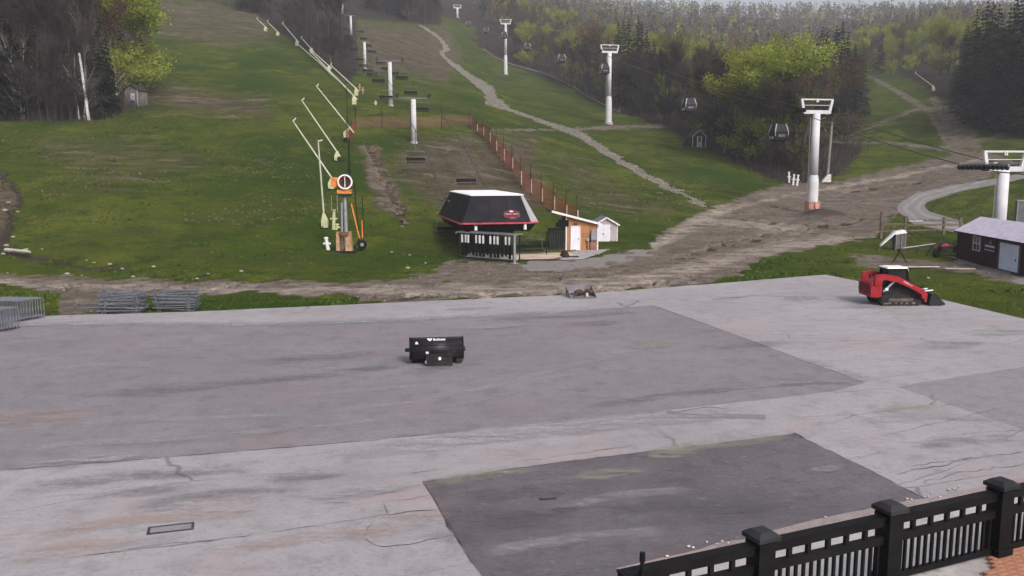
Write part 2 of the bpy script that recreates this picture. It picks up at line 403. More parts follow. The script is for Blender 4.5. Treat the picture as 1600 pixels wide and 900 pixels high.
dirtc = q.mix(q.m('MULTIPLY', q.ramp(q.noise(.5, P, 6, .7), .52, .70), .6), dirtc, (.20, .178, .168))
dirtc = q.mix(q.m('MULTIPLY', q.ramp(fine, .5, .75), .6), dirtc, (.046, .038, .035))
dirtc = q.mix(q.m('MULTIPLY', q.ramp(q.noise(1.4, q.mapping(P, scale=(.6, 1, 1)), 7, .8), .50, .62), .75), dirtc, (.058, .047, .043))
dirtc = q.mix(q.m('MULTIPLY', q.ramp(q.noise(2.1, P, 7, .8), .56, .66), .6), dirtc, (.24, .215, .20))
df = q.ramp(q.m('ADD', q.m('SUBTRACT', q.attr('dirt'), q.m('MULTIPLY', q.m('SUBTRACT', 1.0, q.attr('lane')), q.m('MULTIPLY', q.ramp(q.noise(.33, P, 6, .7), .50, .66), .55))), q.m('MULTIPLY', q.m('SUBTRACT', q.noise(1.3, dst, 7, .75), .5), 1.5)), .36, .64)
col = q.mix(df, col, dirtc)
gravc = q.mix(q.ramp(fine, .3, .7), (.24, .23, .24), (.36, .345, .36))
gravc = q.mix(q.m('MULTIPLY', q.attr('rut'), .75), (.20, .185, .185), gravc)
gf = q.ramp(q.m('ADD', q.attr('gravel'), q.m('MULTIPLY', q.m('SUBTRACT', med, .5), .7)), .4, .6)
col = q.mix(gf, col, gravc)
stv = q.vor(1.6, P); stonec = q.mix(q.ramp(stv, .05, .55), (.29, .27, .24), (.15, .138, .12))
sf = q.ramp(q.m('ADD', q.attr('stone'), q.m('MULTIPLY', q.m('SUBTRACT', q.noise(.8, P, 7, .75), .5), 2.0)), .38, .62)
col = q.mix(sf, col, stonec)
col = q.mix(q.ramp(q.m('ADD', q.attr('ditch'), q.m('MULTIPLY', q.m('SUBTRACT', med, .5), .9)), .45, .75), col, (.045, .036, .030))
col = q.mix(q.attr('mound'), col, (.060, .048, .042))
q.l(col, b.inputs['Base Color']); b.inputs['Roughness'].default_value = 1.0; b.inputs['Specular IOR Level'].default_value = .02
h = q.m('ADD', q.m('ADD', q.m('MULTIPLY', fine, .7), med), clump); q.bump(h, .6, .4, b)

nr, ncn = X.shape
vid = np.arange(nr * ncn).reshape(nr, ncn)
quads = np.stack([vid[:-1, :-1], vid[:-1, 1:], vid[1:, 1:], vid[1:, :-1]], -1).reshape(-1, 4)
co = np.stack([X, Y, Z2], -1).reshape(-1, 3)
def q4(a): f = a.reshape(-1); return f[quads].mean(1)
# cells under the paved yard are dropped below it
cls = np.zeros(len(quads), int)
cls[q4(dirt) > .5] = 1; cls[q4(gravel) > .5] = 2; cls[q4(stone) > .5] = 3
fields = dict(dirt=dirt, gravel=gravel, stone=stone, litter=litter, dry=dry, ditch=ditch, rut=rut, mound=mound, lane=lanem)
for k, nm in enumerate(('grass_slope', 'dirt_road', 'gravel_road', 'stony_track')):
    qs = quads[cls == k]; used, inv = np.unique(qs, return_inverse=True)
    me = bpy.data.meshes.new(nm); me.from_pydata(co[used].tolist(), [], inv.reshape(-1, 4).tolist()); me.update()
    me.polygons.foreach_set('use_smooth', [True] * len(me.polygons)); me.materials.append(gm)
    for fn, a in fields.items():
        at = me.attributes.new(fn, 'FLOAT', 'POINT'); at.data.foreach_set('value', a.reshape(-1)[used].astype(np.float32))
    tag(link_mesh(nm, me), kind='structure')

# ------------------------------------------------------------------ paved yard
AX = R(19.6)     # the direction in which the paving lanes run
def pavemat(name, c1, c2, light, crackamt=.6, streaks=.5):
    m, nt, b = newmat(name); q = NB(nt); P = q.pos()
    r = q.mapping(P, rot=(0, 0, -AX)); s1 = q.mapping(r, scale=(.10, .75, 1)); s2 = q.mapping(r, scale=(.35, 2.6, 1))
    bl = q.noise(.16, P, 5, .6); stn = q.noise(1.0, s1, 6, .65); st2 = q.noise(1.0, s2, 5, .7); sp_ = q.noise(9, P, 6, .75); md = q.noise(1.1, P, 6, .7)
    col = q.mix(q.ramp(bl, .3, .7), c1, c2)
    col = q.mix(q.m('MULTIPLY', q.ramp(stn, .54, .74), streaks), col, light)
    col = q.mix(q.m('MULTIPLY', q.ramp(st2, .60, .74), streaks * .7), col, light)
    gr = q.noise(3.4, P, 3, .6); col = q.mix(q.m('MULTIPLY', q.ramp(gr, .56, .66), .30), col, tuple(x * .7 for x in c1)); col = q.mix(q.m('MULTIPLY', q.ramp(q.noise(4.3, q.mapping(P, scale=(1, 1.3, 1)), 3, .6), .58, .68), .35), col, light)
    dk = tuple(x * .62 for x in c1)
    col = q.mix(q.m('MULTIPLY', q.ramp(md, .46, .72), .55), col, dk)
    col = q.mix(q.m('MULTIPLY', q.ramp(sp_, .50, .68), .55), col, dk)
    col = q.mix(q.m('MULTIPLY', q.ramp(q.noise(2.6, s2, 6, .75), .56, .70), .7), col, dk)
    col = q.mix(q.m('MULTIPLY', q.ramp(q.noise(.5, s1, 5, .7), .52, .66), .35), col, tuple(x * .8 for x in c1))
    col = q.mix(q.m('MULTIPLY', q.ramp(q.noise(.22, q.mapping(P, scale=(1, 1.6, 1)), 4), .52, .72), .45), col, (c1[0] * 1.22, c1[1] * .98, c1[2] * .92))
    wv = q.n('ShaderNodeVectorMath', operation='ADD'); q.l(q.mapping(r, scale=(.16, .55, 1)), wv.inputs[0])
    nn = q.n('ShaderNodeTexNoise'); nn.inputs['Scale'].default_value = 1.3; nn.inputs['Detail'].default_value = 5; q.l(P, nn.inputs['Vector'])
    sc_ = q.n('ShaderNodeVectorMath', operation='SCALE'); sc_.inputs['Scale'].default_value = .12; q.l(nn.outputs['Color'], sc_.inputs[0]); q.l(sc_.outputs[0], wv.inputs[1])
    ve = q.n('ShaderNodeTexVoronoi'); ve.feature = 'DISTANCE_TO_EDGE'; ve.inputs['Scale'].default_value = .8; q.l(wv.outputs[0], ve.inputs['Vector'])
    ck = q.m('SUBTRACT', 1.0, q.ramp(ve.outputs['Distance'], .002, .012))
    ck = q.m('MULTIPLY', q.m('MULTIPLY', ck, q.ramp(q.noise(.12, P, 3), .48, .62)), crackamt)
    col = q.mix(ck, col, (.05, .048, .05))
    q.l(col, b.inputs['Base Color']); b.inputs['Roughness'].default_value = .9; b.inputs['Specular IOR Level'].default_value = .12
    q.bump(q.m('SUBTRACT', q.m('ADD', sp_, q.m('MULTIPLY', md, .6)), ck), .35, .03, b)
    return m
pv_light = pavemat('old_pale_asphalt', (.262, .246, .262), (.312, .296, .318), (.36, .345, .365), .55, .5)
pv_dark = pavemat('grey_asphalt', (.176, .163, .180), (.212, .197, .216), (.29, .275, .285), .05, .6)
pv_darker = pavemat('new_asphalt', (.098, .089, .102), (.140, .129, .145), (.22, .205, .215), .05, .5)
pv_mid = pavemat('patched_asphalt', (.20, .188, .205), (.23, .216, .234), (.30, .285, .30), .5, .5)
EDGE = [(-420,505),(0,497),(80,493),(300,487),(520,477),(700,469),(900,460),(1080,446),(1290,429),(1420,455),(1480,470),(1600,498),(1950,585)]
def pxpoly(px, z): return [Pz(u, v, z) for u, v in px]
edge = pxpoly(EDGE, 0)
# ragged edge
er = []
for i in range(len(edge) - 1):
    n = max(2, int((edge[i + 1] - edge[i]).length / .5))
    for k in range(n):
        p = edge[i].lerp(edge[i + 1], k / n); er.append(p + Vector((0, random.uniform(-.06, .06), 0)))
er.append(edge[-1])
pav = MB(); front = [Vector((p.x, -25, 0)) for p in er]
n = len(er)
# z 0 sheet with a skirt down into the ground
pav.add(front + er + [Vector((p.x, p.y, -.25)) for p in er], [(i, i + 1, n + i + 1, n + i) for i in range(n - 1)] + [(n + i, n + i + 1, 2 * n + i + 1, 2 * n + i) for i in range(n - 1)])
pavo = pav.build('paved_yard', pv_light); tag(pavo, kind='structure')
def sheet(name, px, z, mat, parent=None, jag=.05):
    base = pxpoly(px, z); pts = []
    for i in range(len(base)):
        a, c = base[i], base[(i + 1) % len(base)]; n = max(1, int((c - a).length / .45))
        for k in range(n):
            p = a.lerp(c, k / n); j = jag if k else 0
            pts.append(p + Vector((random.uniform(-j, j), random.uniform(-j, j), 0)))
    o = MB().poly(pts).build(name, mat, parent)
    return o
PATCHA = [(-420,512),(0,512),(110,505),(400,506),(640,498),(900,485),(1022,477),(1110,508),(1230,553),(1352,598),(1300,612),(1050,640),(600,685),(0,735),(-420,768)]
sheet('asphalt_patch', PATCHA, .004, pv_dark, pavo, .03)
sheet('asphalt_patch', [(660,752),(860,724),(1240,677),(1345,727),(1448,780),(1250,830),(1180,960),(790,960),(735,877)], .004, pv_darker, pavo, .04)
sheet('asphalt_patch', [(1402,604),(1500,588),(1600,573),(1800,548),(1800,740),(1600,672)], .004, pv_mid, pavo, .04)
sheet('asphalt_patch', [(1042,640),(1060,645),(1197,648),(1196,655),(1060,652),(1040,651)], .008, pv_dark, pavo, .02)
tar = M('crack_tar', (.05, .047, .048), .9, var=.4, scale=3)
def crack(px, wd, jit=.05, z=.011):
    base = pxpoly(px, z); pts = []
    for i in range(len(base) - 1):
        n = max(2, int((base[i + 1] - base[i]).length / .22))
        for k in range(n): pts.append(base[i].lerp(base[i + 1], k / n) + Vector((random.uniform(-jit, jit) * .6, random.uniform(-jit, jit), 0)))
    pts.append(base[-1]); L, Rr = [], []
    for i, p in enumerate(pts):
        d = unit(pts[max(0, i - 1)], pts[min(len(pts) - 1, i + 1)]); nrm = Vector((-d.y, d.x, 0)); ww = .62 * wd * random.uniform(.15, 1) * (.3 if i in (0, len(pts) - 1) else 1)
        L.append(p + nrm * ww / 2); Rr.append(p - nrm * ww / 2)
    n = len(pts)
    MB().add(L + Rr, [(i, n + i, n + i + 1, i + 1) for i in range(n - 1)]).build('crack', tar, pavo)
for px, wd, j in (([(0,735),(300,711),(600,686)], .07, .015), ([(600,685),(840,663),(1050,641)], .05, .02), ([(420,832),(480,822),(560,812),(605,803)], .05, .04), ([(605,805),(640,799),(680,797)], .10, .04),
    ([(100,873),(180,862),(290,850),(400,834)], .035, .04), ([(570,840),(582,850),(600,853),(640,850),(705,836)], .05, .04), ([(570,838),(574,824),(585,815)], .04, .04), ([(600,785),(604,797),(607,803)], .03, .03),
    ([(455,796),(500,787),(545,785)], .03, .04), ([(595,782),(640,780),(672,774)], .03, .05), ([(635,741),(660,737),(700,733)], .04, .04), ([(695,808),(700,822),(705,830)], .10, .03),
    ([(1040,646),(1080,640),(1110,636),(1140,638)], .10, .06), ([(1170,608),(1200,604),(1260,603)], .06, .05), ([(1400,742),(1430,733),(1480,725),(1520,716),(1600,706)], .06, .08), ([(1440,755),(1500,738),(1600,725)], .04, .10),
    ([(1420,728),(1470,722),(1540,712)], .04, .08), ([(1450,685),(1520,676),(1600,672)], .04, .06), ([(1240,676),(1250,680),(1258,684)], .10, .03), ([(1320,720),(1350,712),(1400,700)], .03, .06), ([(800,722),(880,712),(960,700),(1010,691)], .035, .05), ([(650,707),(690,704),(740,699)], .025, .04),
    ([(1020,477),(1180,535),(1352,598)], .05, .02), ([(660,752),(690,800),(735,877)], .06, .03), ([(660,752),(860,724),(1010,706)], .04, .04), ([(1240,677),(1345,727),(1448,780)], .05, .02),
    ([(0,785),(80,775),(180,770)], .02, .05), ([(60,760),(160,752),(300,742)], .02, .05), ([(150,866),(250,850),(350,842)], .03, .04)):
    crack(px, wd, j)
# soft-edged wear: swept tyre marks and stains, thin films lying on the asphalt
def filmmat(name, col, strength):
    m, nt, b = newmat(name); q = NB(nt); P = q.pos()
    r = q.mapping(P, rot=(0, 0, -AX), scale=(.35, 1.6, 1)); nz = q.noise(1.2, r, 7, .75); n2 = q.noise(5, P, 5, .7)
    f = q.m('MULTIPLY', q.ramp(q.attr('soft'), .0, 1.0), q.ramp(q.m('ADD', q.m('MULTIPLY', nz, .7), q.m('MULTIPLY', n2, .3)), .38, .62))
    f = q.m('MULTIPLY', f, strength)
    b.inputs['Base Color'].default_value = (*col, 1); b.inputs['Roughness'].default_value = .9; b.inputs['Specular IOR Level'].default_value = .2
    t = q.n('ShaderNodeBsdfTransparent'); mx = q.n('ShaderNodeMixShader'); q.l(f, mx.inputs[0]); q.l(t.outputs[0], mx.inputs[1]); q.l(b.outputs[0], mx.inputs[2]); q.l(mx.outputs[0], nt.nodes['Material Output'].inputs[0])
    return m
film = {'pale': filmmat('pale_dust', (.31, .29, .295), .7), 'tan': filmmat('tan_dust', (.30, .27, .225), .6), 'dark': filmmat('dark_stain', (.115, .106, .116), .42), 'peach': filmmat('peach_stain', (.36, .27, .245), .6), 'light': filmmat('light_wear', (.30, .285, .305), .95)}
filmz = [.014]
def soft_ribbon(px, wd, kind):
    base = pxpoly(px, 0); pts = []
    for i in range(len(base) - 1):
        n = max(2, int((base[i + 1] - base[i]).length / .6))
        for k in range(n): pts.append(base[i].lerp(base[i + 1], k / n))
    pts.append(base[-1]); z = filmz[0]; filmz[0] += .0009; vs_, sf_ = [], []; n = len(pts)
    for i, p in enumerate(pts):
        d = unit(pts[max(0, i - 2)], pts[min(n - 1, i + 2)]); nr_ = Vector((-d.y, d.x, 0)); e = min(1, min(i, n - 1 - i) / (n * .15))
        for k in range(5): vs_.append(p + nr_ * wd * (k - 2) / 4 + Vector((0, 0, z))); sf_.append((0, .75, 1, .75, 0)[k] * e)
    fs_ = [(i * 5 + k, i * 5 + k + 1, i * 5 + k + 6, i * 5 + k + 5) for i in range(n - 1) for k in range(4)]
    o = MB().add(vs_, fs_).build('wear_mark', film[kind], pavo); at_ = o.data.attributes.new('soft', 'FLOAT', 'POINT'); at_.data.foreach_set('value', sf_)
def soft_blob(u, v, rx, ry, kind):
    c = Pz(u, v, 0); z = filmz[0]; filmz[0] += .0009; vs_, sf_ = [c + Vector((0, 0, z))], [1.0]; n = 20; ca, sa_ = math.cos(AX), math.sin(AX)
    for ring in (.5, 1.0):
        for i in range(n):
            a = 2 * math.pi * i / n; k_ = ring * random.uniform(.75, 1.15); x, y = math.cos(a) * rx * k_, math.sin(a) * ry * k_; vs_.append(c + Vector((x * ca - y * sa_, x * sa_ + y * ca, z))); sf_.append(0.75 if ring < 1 else 0.0)
    fs_ = [(0, 1 + i, 1 + (i + 1) % n) for i in range(n)] + [(1 + i, 1 + n + i, 1 + n + (i + 1) % n, 1 + (i + 1) % n) for i in range(n)]
    o = MB().add(vs_, fs_).build('stain', film[kind], pavo); at_ = o.data.attributes.new('soft', 'FLOAT', 'POINT'); at_.data.foreach_set('value', sf_)
for px, wd, kd in (([(120,662),(300,655),(480,648),(620,632),(760,606),(890,572),(1010,545)], .7, 'pale'), ([(60,700),(220,690),(380,678),(560,660),(720,632),(900,590)], .6, 'pale'), ([(0,712),(120,692),(330,684)], .8, 'pale'), ([(560,613),(680,600),(800,580)], .5, 'pale'), ([(60,580),(150,571),(260,572)], .9, 'pale'), ([(200,545),(330,538),(420,535)], .9, 'pale'),
    ([(-200,512),(110,506),(400,507),(640,499),(900,486),(1022,478)], 1.6, 'light'), ([(660,756),(760,742),(860,729)], .9, 'tan'), ([(1000,712),(1080,698),(1160,690),(1240,682)], 1.0, 'tan'), ([(700,782),(820,768),(960,762)], 1.1, 'dark'), ([(690,800),(800,810),(980,800),(1120,780)], 1.0, 'dark'), ([(740,868),(900,842),(1060,830)], .7, 'pale'), ([(860,800),(960,775),(1090,765)], .6, 'pale'),
    ([(1100,470),(1180,462),(1290,466)], .9, 'dark'), ([(1200,604),(1280,600),(1340,600)], .5, 'dark'), ([(500,715),(700,690),(900,668),(1200,640)], 1.6, 'light'), ([(1250,560),(1330,585),(1400,600)], .9, 'pale'), ([(0,770),(200,745),(420,730)], 1.2, 'dark'), ([(180,800),(330,775),(500,765)], 1.0, 'dark'), ([(30,845),(220,810),(420,800)], .9, 'peach'), ([(330,870),(480,840),(640,830)], .8, 'peach'),
    ([(1420,700),(1500,690),(1600,684)], .9, 'dark'), ([(1330,660),(1450,650),(1600,660)], 1.0, 'pale'), ([(760,500),(900,495),(1000,488)], 1.2, 'dark'), ([(350,600),(480,590),(640,570)], 1.3, 'dark'), ([(900,640),(1050,618),(1180,606)], .8, 'dark')):
    soft_ribbon(px, wd, kd)
for u, v, rx, ry, kd in ((40,655,3.2,1.2,'peach'),(110,860,1.8,.7,'peach'),(640,815,1.3,.6,'peach'),(330,790,1.4,.5,'peach'),(925,507,2.2,1.0,'dark'),(735,483,1.8,.7,'dark'),(1020,540,2.0,.9,'tan'),(770,512,2.2,.7,'pale'),(1250,468,1.8,.8,'dark'),(1370,478,2.6,1.2,'dark'),(1050,712,1.1,.5,'tan'),(1290,735,.7,.3,'pale'),(950,742,1.4,.5,'tan'),(800,820,2.2,.7,'dark'),(1120,800,2.6,.9,'dark'),(500,560,3.5,1.0,'dark'),(260,610,3.0,1.0,'dark'),(1180,540,2.6,.8,'dark'),(1480,540,2.5,1.0,'dark'),(1560,520,2.0,1.0,'pale'),(230,770,1.6,.5,'dark'),(480,745,2.0,.6,'dark'),(570,770,1.6,.5,'light'),(150,720,2.0,.6,'light'),(1420,640,1.6,.6,'tan'),(690,575,1.6,.5,'dark')):
    soft_blob(u, v, rx, ry, kd)
# trench cover, small cover
cov = thing('drain_cover', 'rectangular worn utility cover set into the pale asphalt at lower left', 'drain cover', Pz(267, 826, 0.0), R(17))
fr = MB()
for (cx, cy, sx, sy) in ((0, .17, .90, .05), (0, -.17, .90, .05), (-.43, 0, .05, .29), (.43, 0, .05, .29)): fr.box((cx, cy, .008), (sx, sy, .016))
fr.build('frame', M('iron', (.055, .05, .05), .7, .3, var=.3), cov)
MB().box((0, 0, .005), (.80, .28, .010)).build('plate', pv_mid, cov)
cv2 = thing('metal_scrap', 'dark flat metal strip lying on the darkest asphalt patch', 'scrap', Pz(857, 780, .012), R(12))
MB().box((0, 0, .012), (.36, .07, .02)).box((-.17, .02, .015), (.05, .10, .026)).build('strip', M('iron', (.05, .05, .05)), cv2)
# ------------------------------------------------------------------ terrace with railing at the lower right
ZT_ = 1.2
capz = 2.38
c1 = Pz(1190, 838, capz - .03); c2 = Pz(1565, 758, capz - .03)
rdir = unit(c1, c2); step = (Vector((c2.x, c2.y, 0)) - Vector((c1.x, c1.y, 0))).length / 2
nrm = Vector((rdir.y, -rdir.x, 0))       # towards the camera side
A = c1 - rdir * step * 2; A.z = ZT_
LEN = step * 6
rail = thing('railing', 'black wooden railing with capped posts along the terrace at lower right', 'railing', A, math.atan2(rdir.y, rdir.x))
blk = M('black_timber', (.005, .0047, .0055), .6, var=.4, scale=5, stretch=(.4, 1, 1), spec=.15); capm = M('post_cap', (.024, .023, .027), .6, var=.25, scale=3)
tr, mr, br = MB(), MB(), MB()
bal_me = MB().box((0, 0, 0), (.042, .042, .70)).mesh('baluster', blk)
spc_me = MB().box((0, 0, 0), (.065, .06, .18)).mesh('spacer_block', blk)
for i in range(1, 7):
    x = i * step
    if i == 1: MB().box((x, 0, .45), (.2, .2, .9)).build('post', blk, rail)
    if i > 1: po = MB().box((x, 0, .55), (.28, .28, 1.16)).box((x, 0, .06), (.34, .34, .12)).box((x, 0, 1.07), (.31, .31, .06)).build('post', blk, rail)
    cp_ = MB(); h = .19
    cp_.loft([[(x - h, -h, 1.13), (x + h, -h, 1.13), (x + h, h, 1.13), (x - h, h, 1.13)], [(x - h, -h, 1.19), (x + h, -h, 1.19), (x + h, h, 1.19), (x - h, h, 1.19)], [(x - .11, -.11, 1.25), (x + .11, -.11, 1.25), (x + .11, .11, 1.25), (x - .11, .11, 1.25)]])
    if i > 1: cp_.build('post_cap', capm, po)
    if i == 6: break
    x0, x1 = x + .14, x + step - .14; L = x1 - x0; xm = (x0 + x1) / 2
    MB().box((xm, 0, .985), (L, .11, .14)).box((xm, 0, 1.058), (L, .17, .026)).build('top_rail', blk, rail)
    MB().box((xm, 0, .69), (L, .09, .13)).build('middle_rail', blk, rail)
    MB().box((xm, 0, .06), (L, .08, .09)).build('bottom_rail', blk, rail)
    for k in range(1, 6): link_mesh('spacer_block', spc_me, rail, (x0 + L * k / 6 + random.uniform(-.01, .01), 0, .838))
    nb = int(L / .135)
    for k in range(nb): link_mesh('baluster', bal_me, rail, (x0 + L * (k + .5) / nb, 0, .38))
# finial of the small post seen past the railing's left end
fp = Pz(1004, 862, 2.55); fpo = thing('lamp_post', 'thin black post top sticking up left of the railing', 'post', (fp.x, fp.y, ZT_))
MB().cyl((0, 0, 0), (0, 0, 1.24), .028, n=8).cyl((0, 0, 1.22), (0, 0, 1.34), .04, .035, 8).build('pole', blk, fpo)
MB().box((0, 0, .02), (.14, .14, .04)).build('base_plate', blk, fpo)
# terrace body: paver top and a concrete face
brick = M('brick_paver', (.36, .17, .115), .85, var=.3, scale=6)
t0 = Vector((c1.x, c1.y, 0)) - rdir * 12 + nrm * -.25; t1 = Vector((c1.x, c1.y, 0)) + rdir * 14 + nrm * -.25
tb = MB(); a, bq = t0, t1; c_, d_ = t1 + nrm * 9, t0 + nrm * 9
tb.prism([(a.x, a.y), (d_.x, d_.y), (c_.x, c_.y), (bq.x, bq.y)], -.2, ZT_ - .06)
ter = tb.build('terrace', conc); tag(ter, kind='structure')
pm = MB().box((0, 0, 0), (.205, .10, .06)).mesh('paver', brick)
cnt = 0
for i in range(40):
    for j in range(60):
        p = Vector((c1.x, c1.y, 0)) + rdir * (i * .212 + (j % 2) * .1 + 1.5) + nrm * (j * .107 - .1)
        uu, vv = proj(p.x, p.y, ZT_)
        if 1545 < uu < 1720 and 740 < vv < 960 and cnt < 290:
            o = link_mesh('paver', pm, ter, (p.x, p.y, ZT_ - .03 + random.uniform(-.003, .003))); o.rotation_euler = (0, 0, math.atan2(rdir.y, rdir.x)); cnt += 1
# apron and rubble strip at the foot of the terrace
apm = pavemat('pale_apron', (.36, .35, .36), (.42, .41, .42), (.46, .45, .46), .2, .3)
sheet('concrete_apron', [(1000,893),(1200,848),(1400,804),(1600,762),(1900,700),(1900,1000),(1000,1000)], .008, apm, pavo, .02)
gsm = pavemat('rubble_strip', (.25, .205, .205), (.32, .27, .265), (.44, .41, .40), .1, .8)
sheet('rubble_strip', [(960,888),(1060,866),(1190,833),(1300,806),(1400,786),(1500,767),(1600,747),(1800,710),(1800,728),(1600,762),(1400,804),(1200,848),(1000,893)], .012, gsm, pavo, .06)
bits = MB(); rd = random.Random(5)
for k in range(34):
    u = rd.choice((rd.uniform(1040, 1300), rd.uniform(1390, 1500))); v = 872 - (u - 1000) * .218 + rd.uniform(-4, 12)
    bits.rock(Pz(u, v, .03), rd.uniform(.012, .04), .6, k)
bo = bits.build('rubble_chips', M('pale_chips', (.42, .40, .39), .8, var=.3)); tag(bo, 'scattered pale stone chips along the strip behind the railing', 'rubble', kind='stuff')

# ------------------------------------------------------------------ chair lift terminal
LD = Vector((-.2191, .9757, 0))          # lift line, uphill
LZ = math.atan2(LD.y, LD.x) - math.pi / 2 # local +y runs uphill
tf = Pz(782, 348, 2.85)                   # middle of the front rim
term = thing('lift_terminal', 'black chairlift terminal with white roof and red trim and crest', 'lift terminal', (tf.x, tf.y, zg(tf.x, tf.y)), LZ)
b0 = tf.z * 0 + 2.85 - zg(tf.x, tf.y)
hw, Lb = 3.25, 13.0
def oct_(x0, x1, y0, y1, ch, z): return [(x0 + ch * .3, y0, z), (x1 - ch, y0, z), (x1, y0 + ch, z), (x1, y1 - ch, z), (x1 - ch, y1, z), (x0 + ch, y1, z), (x0, y1 - ch, z), (x0, y0 + ch * .3, z)]
rB = oct_(-hw, hw, 0, Lb, .75, b0); rT = oct_(-hw + 1.05, hw - 1.05, 1.3, Lb - 1.2, .28, b0 + 2.08)
MB().loft([rB, rT], caps=False).build('hull', blackgloss, term)
# grey corner facet, white roof, rims
def facet(i, off): 
    a, b_, c_, d_ = [Vector(p) for p in (rB[i], rB[(i + 1) % 8], rT[(i + 1) % 8], rT[i])]
    n_ = (b_ - a).cross(d_ - a).normalized() * off
    return [a + n_, b_ + n_, c_ + n_, d_ + n_], [a, b_, c_, d_]
fo, fi = facet(1, .02)
MB().loft([fi, fo]).build('corner_panel', M('grey_panel', (.30, .29, .30), .5, var=.12), term)
MB().loft([oct_(-hw + 1.0, hw - 1.0, 1.24, Lb - 1.14, .28, b0 + 2.08), oct_(-hw + .98, hw - .98, 1.22, Lb - 1.12, .28, b0 + 2.16), oct_(-hw + 1.4, hw - 1.4, 1.8, Lb - 1.6, .28, b0 + 2.24)]).build('roof', M('roof_white', (.80, .80, .81), .45, var=.05), term)
MB().loft([oct_(-hw - .06, hw + .06, -.06, Lb + .06, .78, b0 - .10), oct_(-hw - .07, hw + .07, -.07, Lb + .07, .78, b0 + .02)]).build('rim', redtrim, term)
MB().loft([oct_(-hw + .55, hw - .55, .6, Lb - .6, .5, b0 - .72), oct_(-hw + .12, hw - .12, .1, Lb - .1, .72, b0 - .10)]).build('underside', black, term)
for k in (-1, 1):                                  # panel joints on the front
    p0 = Vector((k * .9, 0, b0)).lerp(Vector((k * .7, 1.3, b0 + 2.08)), .02); p1 = Vector((k * .62, 1.3, b0 + 2.08))
    MB().bar(p0 + Vector((0, -.012, 0)), p1 + Vector((0, -.012, 0)), .035, .02).build('seam', black, term)
for k in range(1, 6):
    y0 = .75 + k * 1.9; y1 = 1.58 + k * 1.55
    MB().bar((-hw - .012, y0, b0 + .03), (-hw + 1.05 - .012, y1, b0 + 2.06), .03, .02).build('seam', black, term)
for x in (-1.95, 2.05): MB().box((x, .25, b0 - .35), (.22, .14, .5)).box((x, .12, b0 - .35), (.16, .12, .42)).build('floodlight', M('lamp_white', (.75, .75, .75), .4, var=.05), term)
MB().box((-1.75, .1, b0 - .05), (.5, .3, .35)).build('rope_opening', black, term)
MB().cyl((0, 3.6, -1), (0, 3.6, b0 - .5), .42, n=14).build('mast', darkst, term)
MB().cyl((0, 9.4, -1), (0, 9.4, b0 - .5), .42, n=14).build('mast', darkst, term)
MB().box((0, 6.4, b0 - .85), (.7, 10.6, .35)).build('main_beam', darkst, term)
MB().cyl((0, 2.9, b0 - 1.02), (0, 2.9, b0 - .8), 1.7, n=28).build('bullwheel', darkst, term)
# crest, tilted with the front
tz = math.atan2(1.3, 2.08); cr = MB(); out = []
def onfront(x, h, off): return Vector((x, 1.3 * h / 2.08, b0 + h)) + Vector((0, -math.cos(tz), math.sin(tz))) * off
cx, ch_ = 1.0, .62
shape = [(-.78, -.1), (-.72, -.27), (-.45, -.30), (-.3, -.42), (0, -.47), (.3, -.42), (.45, -.30), (.72, -.27), (.78, -.1), (.78, .12), (.68, .24), (.4, .30), (.2, .42), (-.2, .42), (-.4, .30), (-.68, .24), (-.78, .12)]
def plate(sh, o0, o1): return [[onfront(cx + x * .82, ch_ + y * .82, o0) for x, y in sh], [onfront(cx + x * .82, ch_ + y * .82, o1) for x, y in sh]]
crest = MB().loft(plate(shape, .01, .05)).build('crest_sign', M('crest_edge', (.14, .07, .09), .5, var=.1), term)
MB().loft(plate([(x * .92, y * .9) for x, y in shape], .052, .058)).build('crest_field', M('crest_red', (.10, .010, .022), .5, var=.1), crest)
rd = random.Random(3)
for (xa, xb) in ((-.62, -.02), (.10, .64)):         # two short words, too small to read in the photograph
    x = xa
    while x < xb:
        wl = rd.uniform(.045, .07); hh = rd.choice((.10, .10, .13)); MB().loft(plate([(x, -.05), (x + wl, -.05), (x + wl, -.05 + hh), (x, -.05 + hh)], .06, .066)).build('letter', M('letter_pink', (.36, .22, .27), .6), crest); x += wl + .022
MB().loft(plate([(-.16, .20), (.14, .20), (.16, .28), (.02, .26), (.05, .33), (-.08, .29), (-.18, .31)], .06, .066)).build('emblem', whitelet, crest)
MB().loft(plate([(-.2, -.28), (.2, -.28), (.12, -.36), (-.12, -.36)], .06, .064)).build('emblem', M('crest_tan', (.25, .17, .16), .5), crest)

# ------------------------------------------------------------------ rack of hanging panels below the terminal
ra = Pz(718, 405, 0); rb = Pz(802, 411, 0); rdv = unit(ra, rb); RL = (rb - ra).length
rack = thing('panel_rack', 'steel rack hung with black panels with white upper strips under terminal', 'rack', ra, math.atan2(rdv.y, rdv.x))
Hh = 2.15
for x in (0, RL):
    for y in (0, .9): MB().box((x, y, Hh / 2), (.07, .07, Hh)).build('post', darkst, rack)
MB().box((RL / 2, 0, Hh), (RL + .5, .08, .07)).box((RL / 2, .9, Hh), (RL + .5, .08, .07)).build('top_bar', galv, rack)
MB().box((RL / 2, 0, .12), (RL, .07, .10)).box((RL / 2, .9, .12), (RL, .07, .10)).build('bottom_bar', darkst, rack)
for x in (-.25, RL + .25): MB().bar((x, -.1, Hh), (x, 1.0, Hh), .06).bar((x, -.1, Hh), (x, -.1, Hh - .15), .05).build('hook', galv, rack)
MB().box((RL / 2, .75, .32), (RL - .2, .03, .36)).build('backing_board', M('backing', (.50, .49, .48), .7, var=.2, scale=3), rack)
npn = 14
